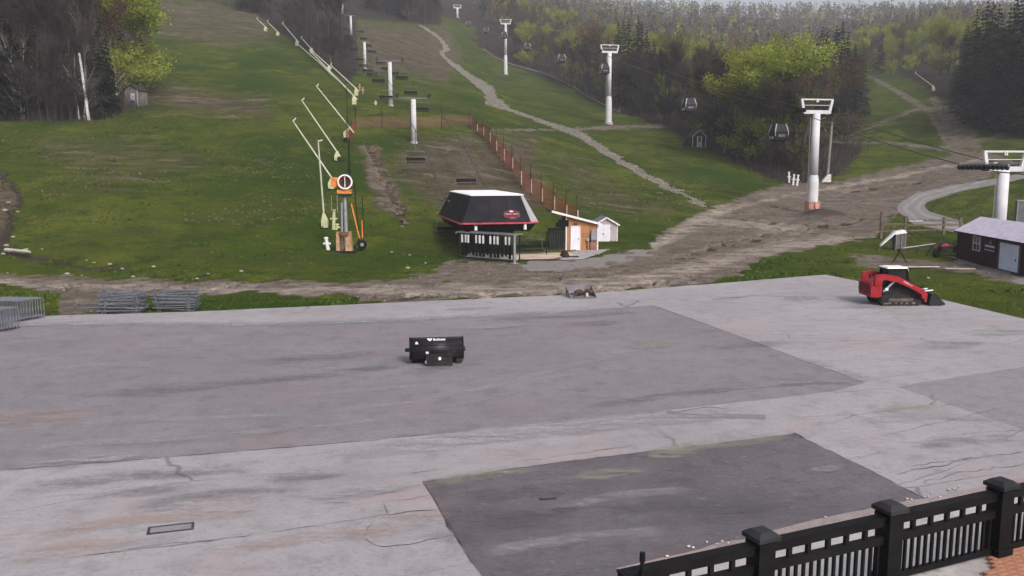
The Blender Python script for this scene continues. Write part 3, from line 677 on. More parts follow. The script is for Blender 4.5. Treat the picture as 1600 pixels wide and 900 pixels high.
for k in range(npn):
    x = .2 + (RL - .55) * k / (npn - 1) + random.uniform(-.03, .03); w_ = random.uniform(.16, .22); lz = random.uniform(.22, .42); y = random.uniform(-.03, .12)
    pn = MB().loft([[(x - w_ / 2, y, lz + random.uniform(0, .12)), (x + w_ / 2, y + .02, lz + random.uniform(0, .12)), (x + w_ / 2, y + .08, lz + .05), (x - w_ / 2, y + .07, lz + .05)], [(x - w_ / 2, y, 1.35), (x + w_ / 2, y, 1.35), (x + w_ / 2, y + .07, 1.35), (x - w_ / 2, y + .07, 1.35)], [(x - w_ * .4, y, 2.02), (x + w_ * .4, y, 2.02), (x + w_ * .4, y + .06, 2.02), (x - w_ * .4, y + .06, 2.02)]]).build('panel', black, rack)
    if k % 4 != 3: MB().box((x, y - .025, 1.66), (w_ * .8, .03, .62)).build('white_strip', M('strip_white', (.66, .65, .66), .6, var=.08), pn)
    MB().bar((x, y + .03, 2.02), (x, y + .03, Hh + .02), .03).build('hanger', galv, pn)
gp = Pz(804, 412, 0)
gpo = thing('signal_post', 'galvanised round post with wide foot at the right end of the rack', 'post', gp)
MB().cyl((0, 0, 0), (0, 0, 2.1), .10, n=12).build('tube', galv, gpo); MB().cyl((0, 0, 0), (0, 0, .06), .34, n=16).build('foot', galv, gpo); MB().cyl((0, 0, 2.1), (0, 0, 2.16), .12, n=12).build('cap', galv, gpo)

# ------------------------------------------------------------------ wooden loading deck
deck = thing('loading_deck', 'tan plank loading deck on the ground beside the lift rack', 'deck', Pz(838, 402, 0), R(8))
for k in range(9):
    y = -1.9 + k * .43; x0 = -2.0 + max(0, k - 4) * .1; x1 = 1.9 - max(0, 3 - k) * .38 + (k > 3) * 1.3
    MB().box(((x0 + x1) / 2, y, .10 + (k > 3) * .05 + random.uniform(-.008, .008)), (x1 - x0, .415, .06)).build('plank', planktan, deck)
MB().box((0, -.2, .04), (3.4, 3.2, .07)).build('joist_frame', wood, deck)
sgp = Pz(854, 398, .14); so_ = thing('short_post', 'short dark post standing on the plank deck', 'post', sgp)
MB().cyl((0, 0, 0), (0, 0, .58), .05, n=8).build('tube', darkst, so_); MB().box((0, 0, .02), (.22, .22, .04)).build('foot', darkst, so_); MB().box((0, 0, .6), (.16, .1, .08)).build('head', darkst, so_)

# ------------------------------------------------------------------ concrete pad and operator shed
pad = sheet('concrete_pad', [(842,401),(880,406),(912,405),(938,396),(965,384),(930,374),(860,384)], .02, M('pad_conc', (.30, .275, .275), .85, var=.2, scale=1.2), None, .1); tag(pad, kind='structure')
def gable_house(name, label, cat, loc, rz, W, D, H, rise, wallm, roofm, trim, over=.2, ridge='y', seam=False):
    """front wall on local y=0 facing -y; ridge along local y (gable to the front) or x"""
    t = thing(name, label, cat, loc, rz)
    if ridge == 'y':
        pts = [(-W / 2, 0), (W / 2, 0), (W / 2, H), (0, H + rise), (-W / 2, H)]
        MB().extr(pts, 'y', 0, D).build('wall', wallm, t)
        rf = None
        for s_ in (-1, 1):
            o = Vector((s_ * (W / 2 + over), 0, H - rise * over / (W / 2)))
            ring0 = [(0, -over, H + rise), (o.x, -over, o.z), (o.x, -over, o.z + .07), (0, -over, H + rise + .09)]
            rr = MB().loft([ring0, [(p[0], D + over, p[2]) for p in ring0]]).build('roof', roofm, t)
            if trim: MB().bar((0, -over - .012, H + rise + .01), (o.x, -over - .012, o.z + .0), .05, .13).build('barge_board', trim, rr)
    else:
        pts = [(0, 0), (D, 0), (D, H), (D / 2, H + rise), (0, H)]
        MB().extr([(p[0], p[1]) for p in pts], 'x', -W / 2, W / 2).build('wall', wallm, t)
        for s_ in (-1, 1):
            ye = D / 2 + s_ * (D / 2 + over); ze = H - rise * over / (D / 2)
            ring0 = [(-W / 2 - over, D / 2, H + rise), (-W / 2 - over, ye, ze), (-W / 2 - over, ye, ze + .06), (-W / 2 - over, D / 2, H + rise + .08)]
            rr = MB().loft([ring0, [(W / 2 + over, p[1], p[2]) for p in ring0]]).build('roof', roofm, t)
            if seam:
                nsm = int((W + 2 * over) / .3)
                for k in range(nsm + 1):
                    x = -W / 2 - over + .02 + k * (W + 2 * over - .04) / nsm
                    MB().bar((x, D / 2, H + rise + .085), (x, ye, ze + .075), .05, .035).build('roof_rib', roofm, rr)
                MB().bar((-W / 2 - over, ye - s_ * -.01, ze + .02), (W / 2 + over, ye - s_ * -.01, ze + .02), .03, .10).build('fascia', trim or roofm, rr)
    return t
def on_front(t, name, mat, x, z, wd, ht, proud=.03, parent=None):
    return MB().box((x, -proud / 2 - .001, z), (wd, proud, ht)).build(name, mat, parent or t)
# operator shed: mono-pitch, faces the camera
s1 = Pz(884, 391, .05); s2 = Pz(934, 390, .05); sd = unit(s1, s2); SW = (s2 - s1).length
op = thing('operator_shed', 'orange plywood lift operator shed with sloping roof and white door', 'shed', (s1.x, s1.y, .02), math.atan2(sd.y, sd.x))
HL, HR = 3.0, 2.25
MB().loft([[(0, 0, 0), (SW, 0, 0), (SW, 0, HR), (0, 0, HL)], [(0, 1.5, 0), (SW, 1.5, 0), (SW, 1.5, HR), (0, 1.5, HL)]]).build('wall', plyw, op)
sl_ = (HL - HR) / SW
rx0, rx1 = -1.35, SW + .25
rf = MB().loft([[(rx0, -.35, HL - sl_ * rx0 + .02), (rx1, -.35, HL - sl_ * rx1 + .02), (rx1, -.35, HL - sl_ * rx1 + .12), (rx0, -.35, HL - sl_ * rx0 + .12)], [(rx0, 1.6, HL - sl_ * rx0 + .02), (rx1, 1.6, HL - sl_ * rx1 + .02), (rx1, 1.6, HL - sl_ * rx1 + .12), (rx0, 1.6, HL - sl_ * rx0 + .12)]]).build('roof', shingle, op)
MB().bar((rx0, -.37, HL - sl_ * rx0 + .06), (rx1, -.37, HL - sl_ * rx1 + .06), .03, .18).build('fascia', white, rf)
MB().box((SW - .03, -.02, HR / 2), (.10, .05, HR)).build('corner_board', white, op)
MB().box((.02, -.02, HL / 2), (.10, .05, HL)).build('corner_board', white, op)
dr = MB().box((.84, -.03, 1.02), (.72, .05, 2.0)).build('door', doorw, op)
for x in (.44, 1.24): MB().box((x, -.04, 1.04), (.07, .07, 2.1)).build('door_frame', white, dr)
MB().box((.84, -.04, 2.08), (.87, .07, .08)).build('door_frame', white, dr); MB().box((1.10, -.08, 1.0), (.05, .05, .12)).build('handle', darkst, dr)
MB().box((.84, -.06, 2.30), (.28, .12, .10)).build('lamp', darkst, op)
eb = MB().box((SW - .42, -.12, 1.30), (.48, .22, .85)).build('electric_box', M('box_grey', (.22, .23, .26), .5, .3, var=.1), op)
MB().cyl((SW - .72, -.08, .05), (SW - .72, -.08, 1.35), .035, n=8).cyl((SW - .98, -.08, .05), (SW - .98, -.08, .85), .035, n=8).build('conduit', darkst, op)
MB().cyl((SW - .98, -.05, .93), (SW - .98, -.2, .93), .13, n=14).build('meter', galv, op)
MB().bar((1.45, -.03, 1.45), (SW - .7, -.03, 1.42), .02).bar((1.45, -.03, 1.22), (SW - .7, -.03, 1.2), .02).build('cable_run', darkst, op)
MB().box((SW - .42, -.03, .42), (.5, .04, .82)).build('skirt_panel', M('skirt', (.22, .12, .09), .8), op)
# storage shed behind
g1 = Pz(929, 381, .05); g2 = Pz(965, 381, .05); gd_ = unit(g1, g2); GW = (g2 - g1).length; gc = (g1 + g2) / 2
st_ = gable_house('storage_shed', 'small lavender storage shed with white double doors behind the orange shed', 'shed', (gc.x, gc.y, .02), R(4), GW, 2.6, 1.85, .62, lav, shingle, white, .16)
for s_ in (-1, 1):
    dl = MB().box((-.28 + s_ * .33, -.03, .95), (.65, .05, 1.75)).build('door', doorw, st_)
    MB().box((-.28 + s_ * .06, -.07, .95), (.03, .04, .14)).build('handle', darkst, dl)
    MB().box((-.28 + s_ * .655, -.06, .35), (.05, .03, .12)).box((-.28 + s_ * .655, -.06, 1.5), (.05, .03, .12)).build('hinge', darkst, dl)
MB().box((GW / 2 - .04, -.02, .95), (.09, .06, 1.9)).build('corner_board', white, st_); MB().box((-GW / 2 + .04, -.02, .95), (.09, .06, 1.9)).build('corner_board', white, st_)
MB().box((0, -.03, .05), (GW, .04, .10)).build('sill', wood, st_)
# black gate cabinet cluster in front of the orange shed
kp = Pz(870, 391, .03); kio = thing('gate_cabinet', 'black slatted gate cabinet with overhead boxes before the orange shed', 'cabinet', kp, R(6))
for k in range(7): MB().box((-.62 + k * .2, 0, .92), (.12, .55, 1.75)).build('slat', M('slat_dark', (.028, .030, .031), .6, var=.5, scale=3), kio)
MB().box((0, .05, 1.0), (1.35, .35, 1.7)).build('body', black, kio)
MB().box((-.05, 0, 1.86), (1.5, .7, .14)).build('top', black, kio)
for x in (-.85, .85): MB().box((x, 0, .8), (.10, .3, 1.6)).box((x - .05 * (x > 0), 0, 1.62), (.22, .3, .08)).build('arm', black, kio)
MB().box((.55, -.1, 2.35), (.85, .5, .55)).build('display_box', black, kio)
MB().box((.15, -.05, 2.2), (.5, .45, .35)).build('display_box', black, kio)
MB().cyl((.55, 0, 0), (.55, 0, 2.3), .06, n=8).build('mast', black, kio)
sp2 = Pz(897, 388, .03); scn = thing('screen_stand', 'black screen on two thin posts before the white shed door', 'screen', sp2, R(4))
for x in (-.11, .11): MB().box((x, 0, .75), (.05, .05, 1.5)).build('post', black, scn)
MB().box((0, -.05, 1.5), (.52, .12, .62)).build('screen', black, scn); MB().box((-.38, 0, 1.45), (.3, .1, .16)).build('bracket', black, scn); MB().box((0, 0, .03), (.8, .5, .06)).build('foot', wood, scn)
pp = Pz(882, 402, .0); pile = thing('cone_base', 'dark maroon flared weight standing at the edge of the concrete pad', 'weight', pp)
MB().loft([[(math.cos(t) * r_, math.sin(t) * r_, z) for t in [2 * math.pi * i / 10 for i in range(10)]] for r_, z in ((.45, 0), (.42, .12), (.26, .4), (.10, .56))]).build('body', M('dark_maroon', (.03, .012, .014), .7, var=.4), pile)
MB().box((.7, .05, .06), (.8, .25, .10)).box((.9, -.2, .05), (.5, .12, .08)).build('feet', darkst, pile)

# ------------------------------------------------------------------ maroon shed at the right
m1 = Pz(1495, 404, .0); m2 = Pz(1598, 430, .0); md = unit(m1, m2); MW = (m2 - m1).length + 2.2
mc = m1 + md * MW / 2
mar = gable_house('maroon_shed', 'maroon shed with pale metal roof and white wide door at right', 'shed', (mc.x, mc.y, 0), math.atan2(md.y, md.x), MW, 3.4, 2.28, .95, maroon, metroof, M('eave_dark', (.02, .015, .018), .6), .25, 'x', True)
# siding boards on the front and the left end
for k in range(15): MB().box((0, -.012, .10 + k * .15), (MW - .01, .024, .135)).build('siding_board', maroon, mar)
def along(u, v=415):
    r_ = ray(u, v); # intersection of view ray with front wall plane in plan
    Mx = np.array([[r_.x, -md.x], [r_.y, -md.y]]); s_ = np.linalg.solve(Mx, np.array([m1.x, m1.y])); return s_[1] - MW / 2
xa, xb = along(1562), along(1592)
dw = MB().box(((xa + xb) / 2, -.05, 1.0), (xb - xa, .05, 1.86)).build('door', M('door_bluewhite', (.58, .62, .74), .45, var=.08, scale=1), mar)
fm = M('door_trim', (.10, .085, .10), .6)
for x in (xa - .12, xb + .12): MB().box((x, -.05, 1.02), (.2, .07, 2.0)).build('door_frame', fm, dw)
MB().box(((xa + xb) / 2, -.05, 2.03), (xb - xa + .44, .07, .16)).build('door_frame', fm, dw)
MB().box((xb - .35, -.09, .9), (.06, .04, .2)).build('handle', darkst, dw)
wa, wb = along(1519.5), along(1530)
wn = MB().box(((wa + wb) / 2, -.035, 1.52), (wb - wa, .03, 1.02)).build('window', glassd, mar)
tw = M('window_trim', (.42, .40, .43), .6)
for x in (wa, wb): MB().box((x, -.06, 1.52), (.13, .06, 1.12)).build('window_frame', tw, wn)
for z in (1.0, 1.52, 2.04): MB().box(((wa + wb) / 2, -.06, z), (wb - wa, .06, .09)).build('window_frame', tw, wn)
MB().box(((wa + wb) / 2, -.055, 1.52), (.05, .04, 1.0)).build('mullion', tw, wn)
sa, sb = along(1537), along(1554)
sg = MB().box(((sa + sb) / 2, -.04, 1.5), (sb - sa, .03, .95)).build('sign_board', M('sign_dark', (.018, .016, .022), .5), mar)
xm = (sa + sb) / 2 + .1
MB().box((xm, -.062, 1.80), (.32, .012, .24)).build('emblem', M('sign_grey', (.16, .16, .18), .6), sg)
rd = random.Random(9); x = sa + .12
while x < sb - .15:
    wl = rd.uniform(.09, .14); MB().box((x + wl / 2, -.062, 1.49 + rd.uniform(-.01, .01)), (wl, .012, rd.choice((.12, .15, .17)))).build('letter', M('sign_white', (.52, .52, .55), .6), sg); x += wl + .03
MB().box(((sa + sb) / 2, -.062, 1.2), (sb - sa - .1, .012, .05)).build('letter', M('sign_white', (.5, .5, .5)), sg)
MB().box((MW / 2 - .05 - MW + .05, -.03, 1.1), (.12, .06, 2.2)).build('corner_board', maroon, mar)

# small cabins on the slopes
def cabin(name, label, u, v, W, H, rise, rz, wallm, roofm, trim, D=2.4, over=.22):
    p = G(u, v); return gable_house(name, label, 'hut', (p.x, p.y, p.z - .15), rz, W, D, H, rise, wallm, roofm, trim, over), p
hut, _ = cabin('hut', 'grey board hut with white door at the left wood edge', 206, 165, 2.3, 2.6, .75, R(-14), graywood, M('roof_dark', (.03, .03, .032), .8), None)
d_ = MB().box((.25, -.04, 1.25), (.75, .06, 1.55)).build('door', M('hut_door', (.36, .36, .40), .6), hut); MB().box((.25, -.08, .72), (.7, .03, .4)).build('kick_panel', black, d_)
MB().box((1.1, -.03, 1.35), (.16, .07, 2.5)).build('corner_board', M('pale_trim', (.38, .33, .28), .7), hut); MB().box((-1.1, -.03, 1.35), (.08, .05, 2.5)).build('corner_board', graywood, hut)
for k in range(9): MB().box((-1.0 + k * .25, -.012, 1.3), (.235, .024, 2.55)).build('board', graywood, hut)
hut2, _ = cabin('hut', 'tiny black hut with white trimmed gable below the gondola line', 1092, 230, 2.7, 2.1, 1.25, R(12), M('hut_black', (.012, .011, .013), .7), M('roof_dark', (.03, .03, .032)), M('trim_grey', (.36, .35, .36), .6), 2.6, .12)
tg = M('trim_grey', (.36, .35, .36), .6)
for x in (-1.3, 1.3): MB().box((x, -.03, 1.05), (.14, .07, 2.1)).build('corner_board', tg, hut2)
MB().box((.25, -.03, .10), (2.4, .07, .16)).build('sill', tg, hut2)
d_ = MB().box((.05, -.04, 1.15), (.85, .05, 1.95)).build('door', M('door_grey', (.24, .24, .24), .6), hut2); MB().box((.05, -.075, 1.55), (.42, .03, .85)).build('pane', glassd, d_)
for x in (-.40, .50): MB().box((x, -.07, 1.15), (.11, .06, 2.05)).build('door_frame', tg, d_)
MB().box((-2.0, .6, .95), (1.3, 1.2, 1.1)).build('side_box', M('hut_black', (.012, .011, .013)), hut2)
# ------------------------------------------------------------------ chair lift line
def chx(d): return 14.43 - .2245 * d
CT = [(125, 155, 228), (160, 97, 163), (230, 66, 110), (298, 25, 58), (364, -8, 25)]
ctop = []; armm = M('arm_grey', (.11, .11, .12), .55, .3, var=.2)
ord_ = ['nearest', 'second', 'third', 'fourth', 'fifth']
for i, (d, vt, vb) in enumerate(CT):
    x = chx(d); zb = zg(x, d) - .3; u_ = 800 + FPX * x / d
    ztop = Pd(u_, vt, d).z; Ht = ztop - zb
    t = thing('chairlift_tower', f'white tubular chairlift tower, {ord_[i]} up the slope from the black terminal', 'lift tower', (x, d, zb), LZ, 'chairlift towers')
    MB().cyl((0, 0, 0), (0, 0, Ht), .40, .33, 16).build('mast', towerw, t, True)
    MB().cyl((0, 0, 0), (0, 0, .5), .55, n=14).build('footing', conc, t)
    MB().box((0, 0, Ht + .15), (4.5, .22, .18)).build('crossarm', armm, t)
    for s_ in (-1, 1):
        sh = MB().box((s_ * 2.2, 0, Ht + .42), (.14, 2.6, .16)).build('sheave_beam', armm, t)
        for k in range(6): MB().cyl((s_ * 2.2 - .07, -1.15 + k * .46, Ht + .5), (s_ * 2.2 + .07, -1.15 + k * .46, Ht + .5), .19, n=12).build('sheave', darkst, sh)
    for k in range(int(Ht / .4)): MB().box((0, -.48, .6 + k * .4), (.36, .03, .03)).build('rung', galv, t)
    ctop.append((d, ztop + .72))
knots = [(tf.y + 3.0, 3.9), (tf.y + 12.0, 4.3), (97, 9.6)] + ctop + [(440, 103), (560, 138)]
def catenary(knots, xf, off, dv, r, name, label, cat):
    pts = []
    for (d0, z0), (d1, z1) in zip(knots[:-1], knots[1:]):
        n = 10
        for k in range(n):
            s_ = k / n; d = d0 + (d1 - d0) * s_; sag = .012 * (d1 - d0) * 4 * s_ * (1 - s_)
            pts.append(Vector((xf(d), d, z0 + (z1 - z0) * s_ - sag)) + dv * off)
    d, z = knots[-1]; pts.append(Vector((xf(d), d, z)) + dv * off)
    o = MB().tube(pts, r, 5).build(name, cable); tag(o, label, cat); return pts
def on_rope(pts, d):
    ys = [p.y for p in pts]; return Vector((np.interp(d, ys, [p.x for p in pts]), d, np.interp(d, ys, [p.z for p in pts])))
perp = Vector((LD.y, -LD.x, 0))
rl = catenary(knots, chx, -2.2, perp, .045, 'haul_rope', 'left steel rope of the chairlift climbing from the terminal', 'cable')
rr_ = catenary(knots, chx, 2.2, perp, .045, 'haul_rope', 'right steel rope of the chairlift climbing from the terminal', 'cable')
chairm = M('chair_steel', (.12, .12, .13), .55, .3, var=.2)
def make_chair(label):
    t = thing('chairlift_chair', label, 'chairlift chair', group='chairs hanging on the chairlift')
    MB().tube([(0, 0, .1), (0, .05, -1.0), (0, .35, -1.7), (0, .35, -2.4)], .045, 6).box((0, 0, .05), (.12, .5, .2)).build('hanger', chairm, t)
    MB().tube([(-1.05, .3, -2.4), (1.05, .3, -2.4)], .035, 6).tube([(-1.05, .3, -2.4), (-1.15, .35, -3.6), (-1.15, -.35, -3.75)], .035, 6).tube([(1.05, .3, -2.4), (1.15, .35, -3.6), (1.15, -.35, -3.75)], .035, 6).build('frame', chairm, t)
    MB().box((0, 0, -3.7), (2.2, .55, .10)).build('seat', black, t)
    MB().box((0, .38, -3.32), (2.2, .07, .36)).build('backrest', black, t)
    MB().tube([(-1.1, .3, -2.75), (-1.1, -.45, -2.5), (1.1, -.45, -2.5), (1.1, .3, -2.75)], .025, 5).build('restraint_bar', chairm, t)
    return t
proto = make_chair('black quad chair on the left rope, nearest to the black terminal'); first = True
names = {}
ordn = ['nearest to the black terminal', 'second from the terminal', 'third from the terminal', 'fourth from the terminal', 'fifth from the terminal', 'sixth from the terminal', 'seventh from the terminal', 'eighth from the terminal', 'ninth from the terminal', 'tenth from the terminal', 'eleventh from the terminal', 'twelfth from the terminal', 'thirteenth from the terminal', 'fourteenth from the terminal']
for side, rope, ds in (('left', rl, [104, 143, 157, 171, 185, 199, 214, 240, 256, 272, 288]), ('right', rr_, [96, 134, 148, 162, 178, 193, 208, 236, 252, 268, 284])):
    for i, d in enumerate(ds):
        t = proto if first else copy_tree(proto); first = False
        p = on_rope(rope, d); lowest = zg(p.x, p.y) + .5
        t.location = p; t.rotation_euler = (0, 0, LZ + random.uniform(-.06, .06)); t['label'] = f'black quad chair on the {side} rope, {ordn[i]}'
        k = min(1.0, (p.z - lowest) / 3.8)
        if k < 1: t.scale = (1, 1, max(.45, k))
# two chairs waiting low at the terminal, hung from the wheel inside its hull
for u, v, d, lab in ((702, 371, 79, 'black quad chair waiting low at the left of the rack'), (828, 388, 72, 'black quad chair waiting low between rack and gate cabinet')):
    p = Pd(u, v, d); t = copy_tree(proto); t.scale = (1, 1, 1); t.scale = (1, 1, .72); t.location = (p.x, p.y, zg(p.x, p.y) + 3.2); t['label'] = lab; t.rotation_euler = (0, 0, LZ)
# ------------------------------------------------------------------ gondola line
def gx(d): return 57.43 - .18 * d
GD = Vector((-.1771, .9842, 0)); GZ = math.atan2(GD.y, GD.x) - math.pi / 2; gperp = Vector((GD.y, -GD.x, 0))
GT = [(78.7, 268, 390), (111, 178, 331), (200, 83, 195), (332, 38, 121), (477, 13, 61), (622, -8, 23)]
gl = ['beside the maroon shed', 'with orange padding round its foot', 'standing at the edge of the dark spruces', 'with a thin stem high on the meadow', 'far up beside the start of the stony track', 'farthest and faintest at the top edge']
gtop = []
def gondola_tower(i, d, vt, vb):
    x = gx(d); zb = zg(x, d) - .3; u_ = 800 + FPX * x / d; Ht = Pd(u_, vt, d).z - zb
    t = thing('gondola_tower', 'white gondola tower ' + gl[i], 'lift tower', (x, d, zb), GZ, 'gondola towers')
    mo = MB()
    if Ht > 10: mo.cyl((0, 0, 0), (0, 0, Ht * .34), .68, .64, 18, False).cyl((0, 0, Ht * .34), (0, 0, Ht * .40), .64, .52, 18, False).cyl((0, 0, Ht * .40), (0, 0, Ht), .52, .46, 18)
    else: mo.cyl((0, 0, 0), (0, 0, Ht), .52, .48, 18)
    mo.build('mast', towerw, t, True)
    MB().cyl((0, 0, 0), (0, 0, .55), .95, n=16).build('footing', conc, t)
    MB().box((0, 0, Ht + .22), (3.6, .5, .44)).build('crossarm', towerw, t)
    for s_ in (-1, 1):
        MB().bar((s_ * 1.72, 0, Ht + .3), (s_ * 2.02, 0, Ht + 1.72), .26, .30).build('upright', towerw, t)
        bm = MB().box((s_ * 2.15, 0, Ht + .55), (.16, 2.6 if i else 6.4, .2)).build('sheave_beam', galv if i == 0 else darkst, t)
        nsh = 12 if i == 0 else 6; Ls = 2.6 if i else 6.4
        for k in range(nsh):
            y = -Ls / 2 + .2 + k * (Ls - .4) / (nsh - 1); MB().cyl((s_ * 2.15 - .09, y, Ht + .34), (s_ * 2.15 + .09, y, Ht + .34), .20, n=12).build('sheave', darkst, bm)
        if i == 0: MB().box((s_ * 2.55, 0, Ht + .75), (.45, 4.2, .06)).build('catwalk', towerw, t)
    MB().box((0, 0, Ht + 1.74), (4.2, .20, .16)).build('top_beam', towerw, t)
    MB().box((0, -.02, Ht + 1.05), (3.5, .06, .06)).build('hand_rail', towerw, t)
    num = MB().box((0, -.14, Ht + 1.58), (.30, .06, .34)).build('number_plate', white, t)
    if i < 3: MB().box((0, -.19, Ht + 1.58), (.06, .02, .18)).build('numeral', darkst, num)
    for k in range(int(Ht / .45)): MB().box((-.66 if Ht > 10 and k * .45 < Ht * .4 else -.56, 0, .6 + k * .45), (.10, .34, .03)).build('rung', galv, t)
    if i < 3: MB().box((-.74, 0, Ht / 2), (.04, .04, Ht * .94)).build('ladder_rail', galv, t)
    gtop.append((d, zb + Ht + .14)); return t, Ht
gts = [gondola_tower(i, *a) for i, a in enumerate(GT)]
t2 = gts[1][0]
padm = M('pad_orange', (.42, .20, .15), .8, var=.35, scale=3, dirt=(.40, .36, .33))
for k in range(8):
    a = 2 * math.pi * k / 8 + .2
    MB().box((math.cos(a) * .84, math.sin(a) * .84, .95 + random.uniform(-.08, .08)), (.14, .58, 1.5), a).build('pad', padm, t2)
gknots = [(52, 6.2)] + gtop + [(800, 165)]
r1 = catenary(gknots, gx, -2.15, gperp, .05, 'gondola_rope', 'left steel rope of the gondola line', 'cable')
r2 = catenary(gknots, gx, 2.15, gperp, .05, 'gondola_rope', 'right steel rope of the gondola line', 'cable')
def make_cabin():
    t = thing('gondola_cabin', 'x', 'gondola cabin', group='cabins hanging on the gondola line')
    MB().tube([(0, 0, .1), (0, 0, -.9), (.12, 0, -1.5), (0, 0, -1.95)], .06, 6).box((0, 0, 0), (.2, 1.0, .22)).build('hanger', darkst, t)
    r_ = lambda w, d, z: [(-w, -d, z), (w, -d, z), (w, d, z), (-w, d, z)]
    MB().loft([r_(.72, .72, -4.15), r_(.86, .86, -3.75), r_(.92, .92, -3.0), r_(.66, .66, -2.05), r_(.5, .5, -1.95)]).build('body', M('cabin_glass', (.020, .020, .025), .45, var=.3, spec=.08), t)
    MB().box((0, 0, -1.95), (1.35, 1.35, .10)).build('roof', darkst, t)
    for sx in (-1, 1):
        for sy in (-1, 1): MB().bar((sx * .64, sy * .64, -2.02), (sx * .90, sy * .90, -3.0), .12, .12).bar((sx * .90, sy * .90, -3.0), (sx * .86, sy * .86, -3.5), .06, .06).build('pillar', M('cabin_white', (.46, .46, .50), .4, var=.05), t)
    MB().loft([r_(.90, .90, -4.05), r_(.93, .93, -3.72)]).build('skirt', darkst, t)
    for sx in (-1, 1): MB().box((sx * .98, 0, -3.75), (.14, 1.1, .35)).build('ski_rack', galv, t)
    MB().box((0, 0, -4.2), (1.3, 1.3, .08)).build('floor', black, t)
    MB().box((0, -.93, -3.5), (.9, .04, .3)).build('seat_panel', M('seat_grey', (.15, .15, .17), .6), t)
    return t
cabn = make_cabin(); cl = ['beside the tower with orange padding', 'hanging before the bright green tree', 'behind the mast at the dark spruces', 'over the brown wood, first left of the spruce tower', 'before the yellow green tree by the thin tower', 'at the thin tower high on the meadow', 'second left of the thin tower, small', 'farthest and smallest near the top']
for i, d in enumerate((116, 147, 196, 236, 281, 322, 364, 419)):
    t = cabn if i == 0 else copy_tree(cabn); p = on_rope(r1, d); t.location = p; t.rotation_euler = (0, 0, GZ); t['label'] = 'dark glass gondola cabin ' + cl[i]

# ------------------------------------------------------------------ snow guns
def lance(label, base, joint, tip, scale=1.0, sled=False, cover=True, group='lance snow guns on the slope'):
    p = G(*base); d = p.y; t = thing('lance_snow_gun', label, 'snow gun', (p.x, p.y, p.z - .1), group=group)
    J = Pd(joint[0], joint[1], d) - Vector(t.location); T = Pd(tip[0], tip[1], d - 1.0) - Vector(t.location)
    dv = (T - J).normalized(); r_ = .075 * scale
    MB().tube([J - dv * .8, J + (T - J) * .5, T], [r_ * 1.15, r_ * 1.1, r_ * .8], 8).build('boom', lancem, t)
    hd = dv.cross(Vector((0, 1, 0))).normalized(); hd = hd if hd.z > 0 else -hd
    MB().cyl(T - dv * .1, T + hd * .42 * scale, .09 * scale, .07 * scale, 8).build('nozzle_head', lancem, t)
    MB().cyl((0, 0, 0), (J.x * .6, 0, max(.4, J.z)), .09 * scale, .07 * scale, 8).build('post', darkst, t)
    if cover:
        w_ = .29 * scale; z1 = J.z + .15; z0 = max(.15, J.z - 1.25 * scale)
        MB().loft([[(-w_, -w_, z0), (w_, -w_, z0), (w_, w_, z0), (-w_, w_, z0)], [(-w_ * 1.05, -w_, (z0 + z1) / 2), (w_, -w_, (z0 + z1) / 2), (w_, w_, (z0 + z1) / 2), (-w_, w_, (z0 + z1) / 2)], [(J.x - w_ * .35, -w_ * .4, z1), (J.x + w_ * .35, -w_ * .4, z1), (J.x + w_ * .35, w_ * .4, z1), (J.x - w_ * .35, w_ * .4, z1)]]).build('cover', cream, t)
    if sled:
        for y in (-.3, .3): MB().tube([(-.6, y, .12), (.7, y, .12), (.95, y, .35)], .05, 6).build('runner', darkst, t)
        MB().cyl((.35, -.35, .35), (.35, -.22, .35), .32, n=14).build('wheel', rubber, t)
    for a in (0, 2.1, 4.2): MB().bar((0, 0, .5), (math.cos(a) * .6, math.sin(a) * .6, .02), .06).build('leg', darkst, t)
    return t
lance('lance snow gun leaning left, lowest of the three long ones', (518, 296), (519, 279), (457, 188))
lance('lance snow gun leaning left on a wheeled sled, middle of three', (527, 252), (527, 238), (471, 156), sled=True)
lance('lance snow gun leaning left, highest of the three beside the net end', (541, 222), (547, 200), (494, 134))
lance('nearly upright lance snow gun left of the orange fan gun', (508, 357), (506, 336), (497, 219), .9)
lance('long lance snow gun with yellow cover under the narrow wood', (554, 172), (553, 150), (483, 78), 1.1)
lance('lance snow gun behind the yellow covered one, pinkish base', (557, 150), (556, 138), (516, 101), 1.1)
lance('lance snow gun halfway along the pipe below the narrow wood', (514, 112), (514, 103), (486, 78), 1.2)
lance('lance snow gun at the upper corner of the narrow wood', (464, 72), (464, 63), (441, 36), 1.3)
lance('lance snow gun just right of the upper corner of the narrow wood', (487, 84), (487, 77), (470, 58), 1.2)
lance('small far lance snow gun at the top of the left trail', (434, 56), (434, 50), (417, 33), 1.4)
lance('smallest far lance snow gun at the top of the left trail', (415, 49), (415, 42), (401, 29), 1.4)
lance('lance snow gun at the right trail before dark spruces', (1458, 145), (1457, 134), (1430, 114), 1.2)
lance('small far lance snow gun at the head of the right trail', (1362, 104), (1361, 97), (1342, 87), 1.3)
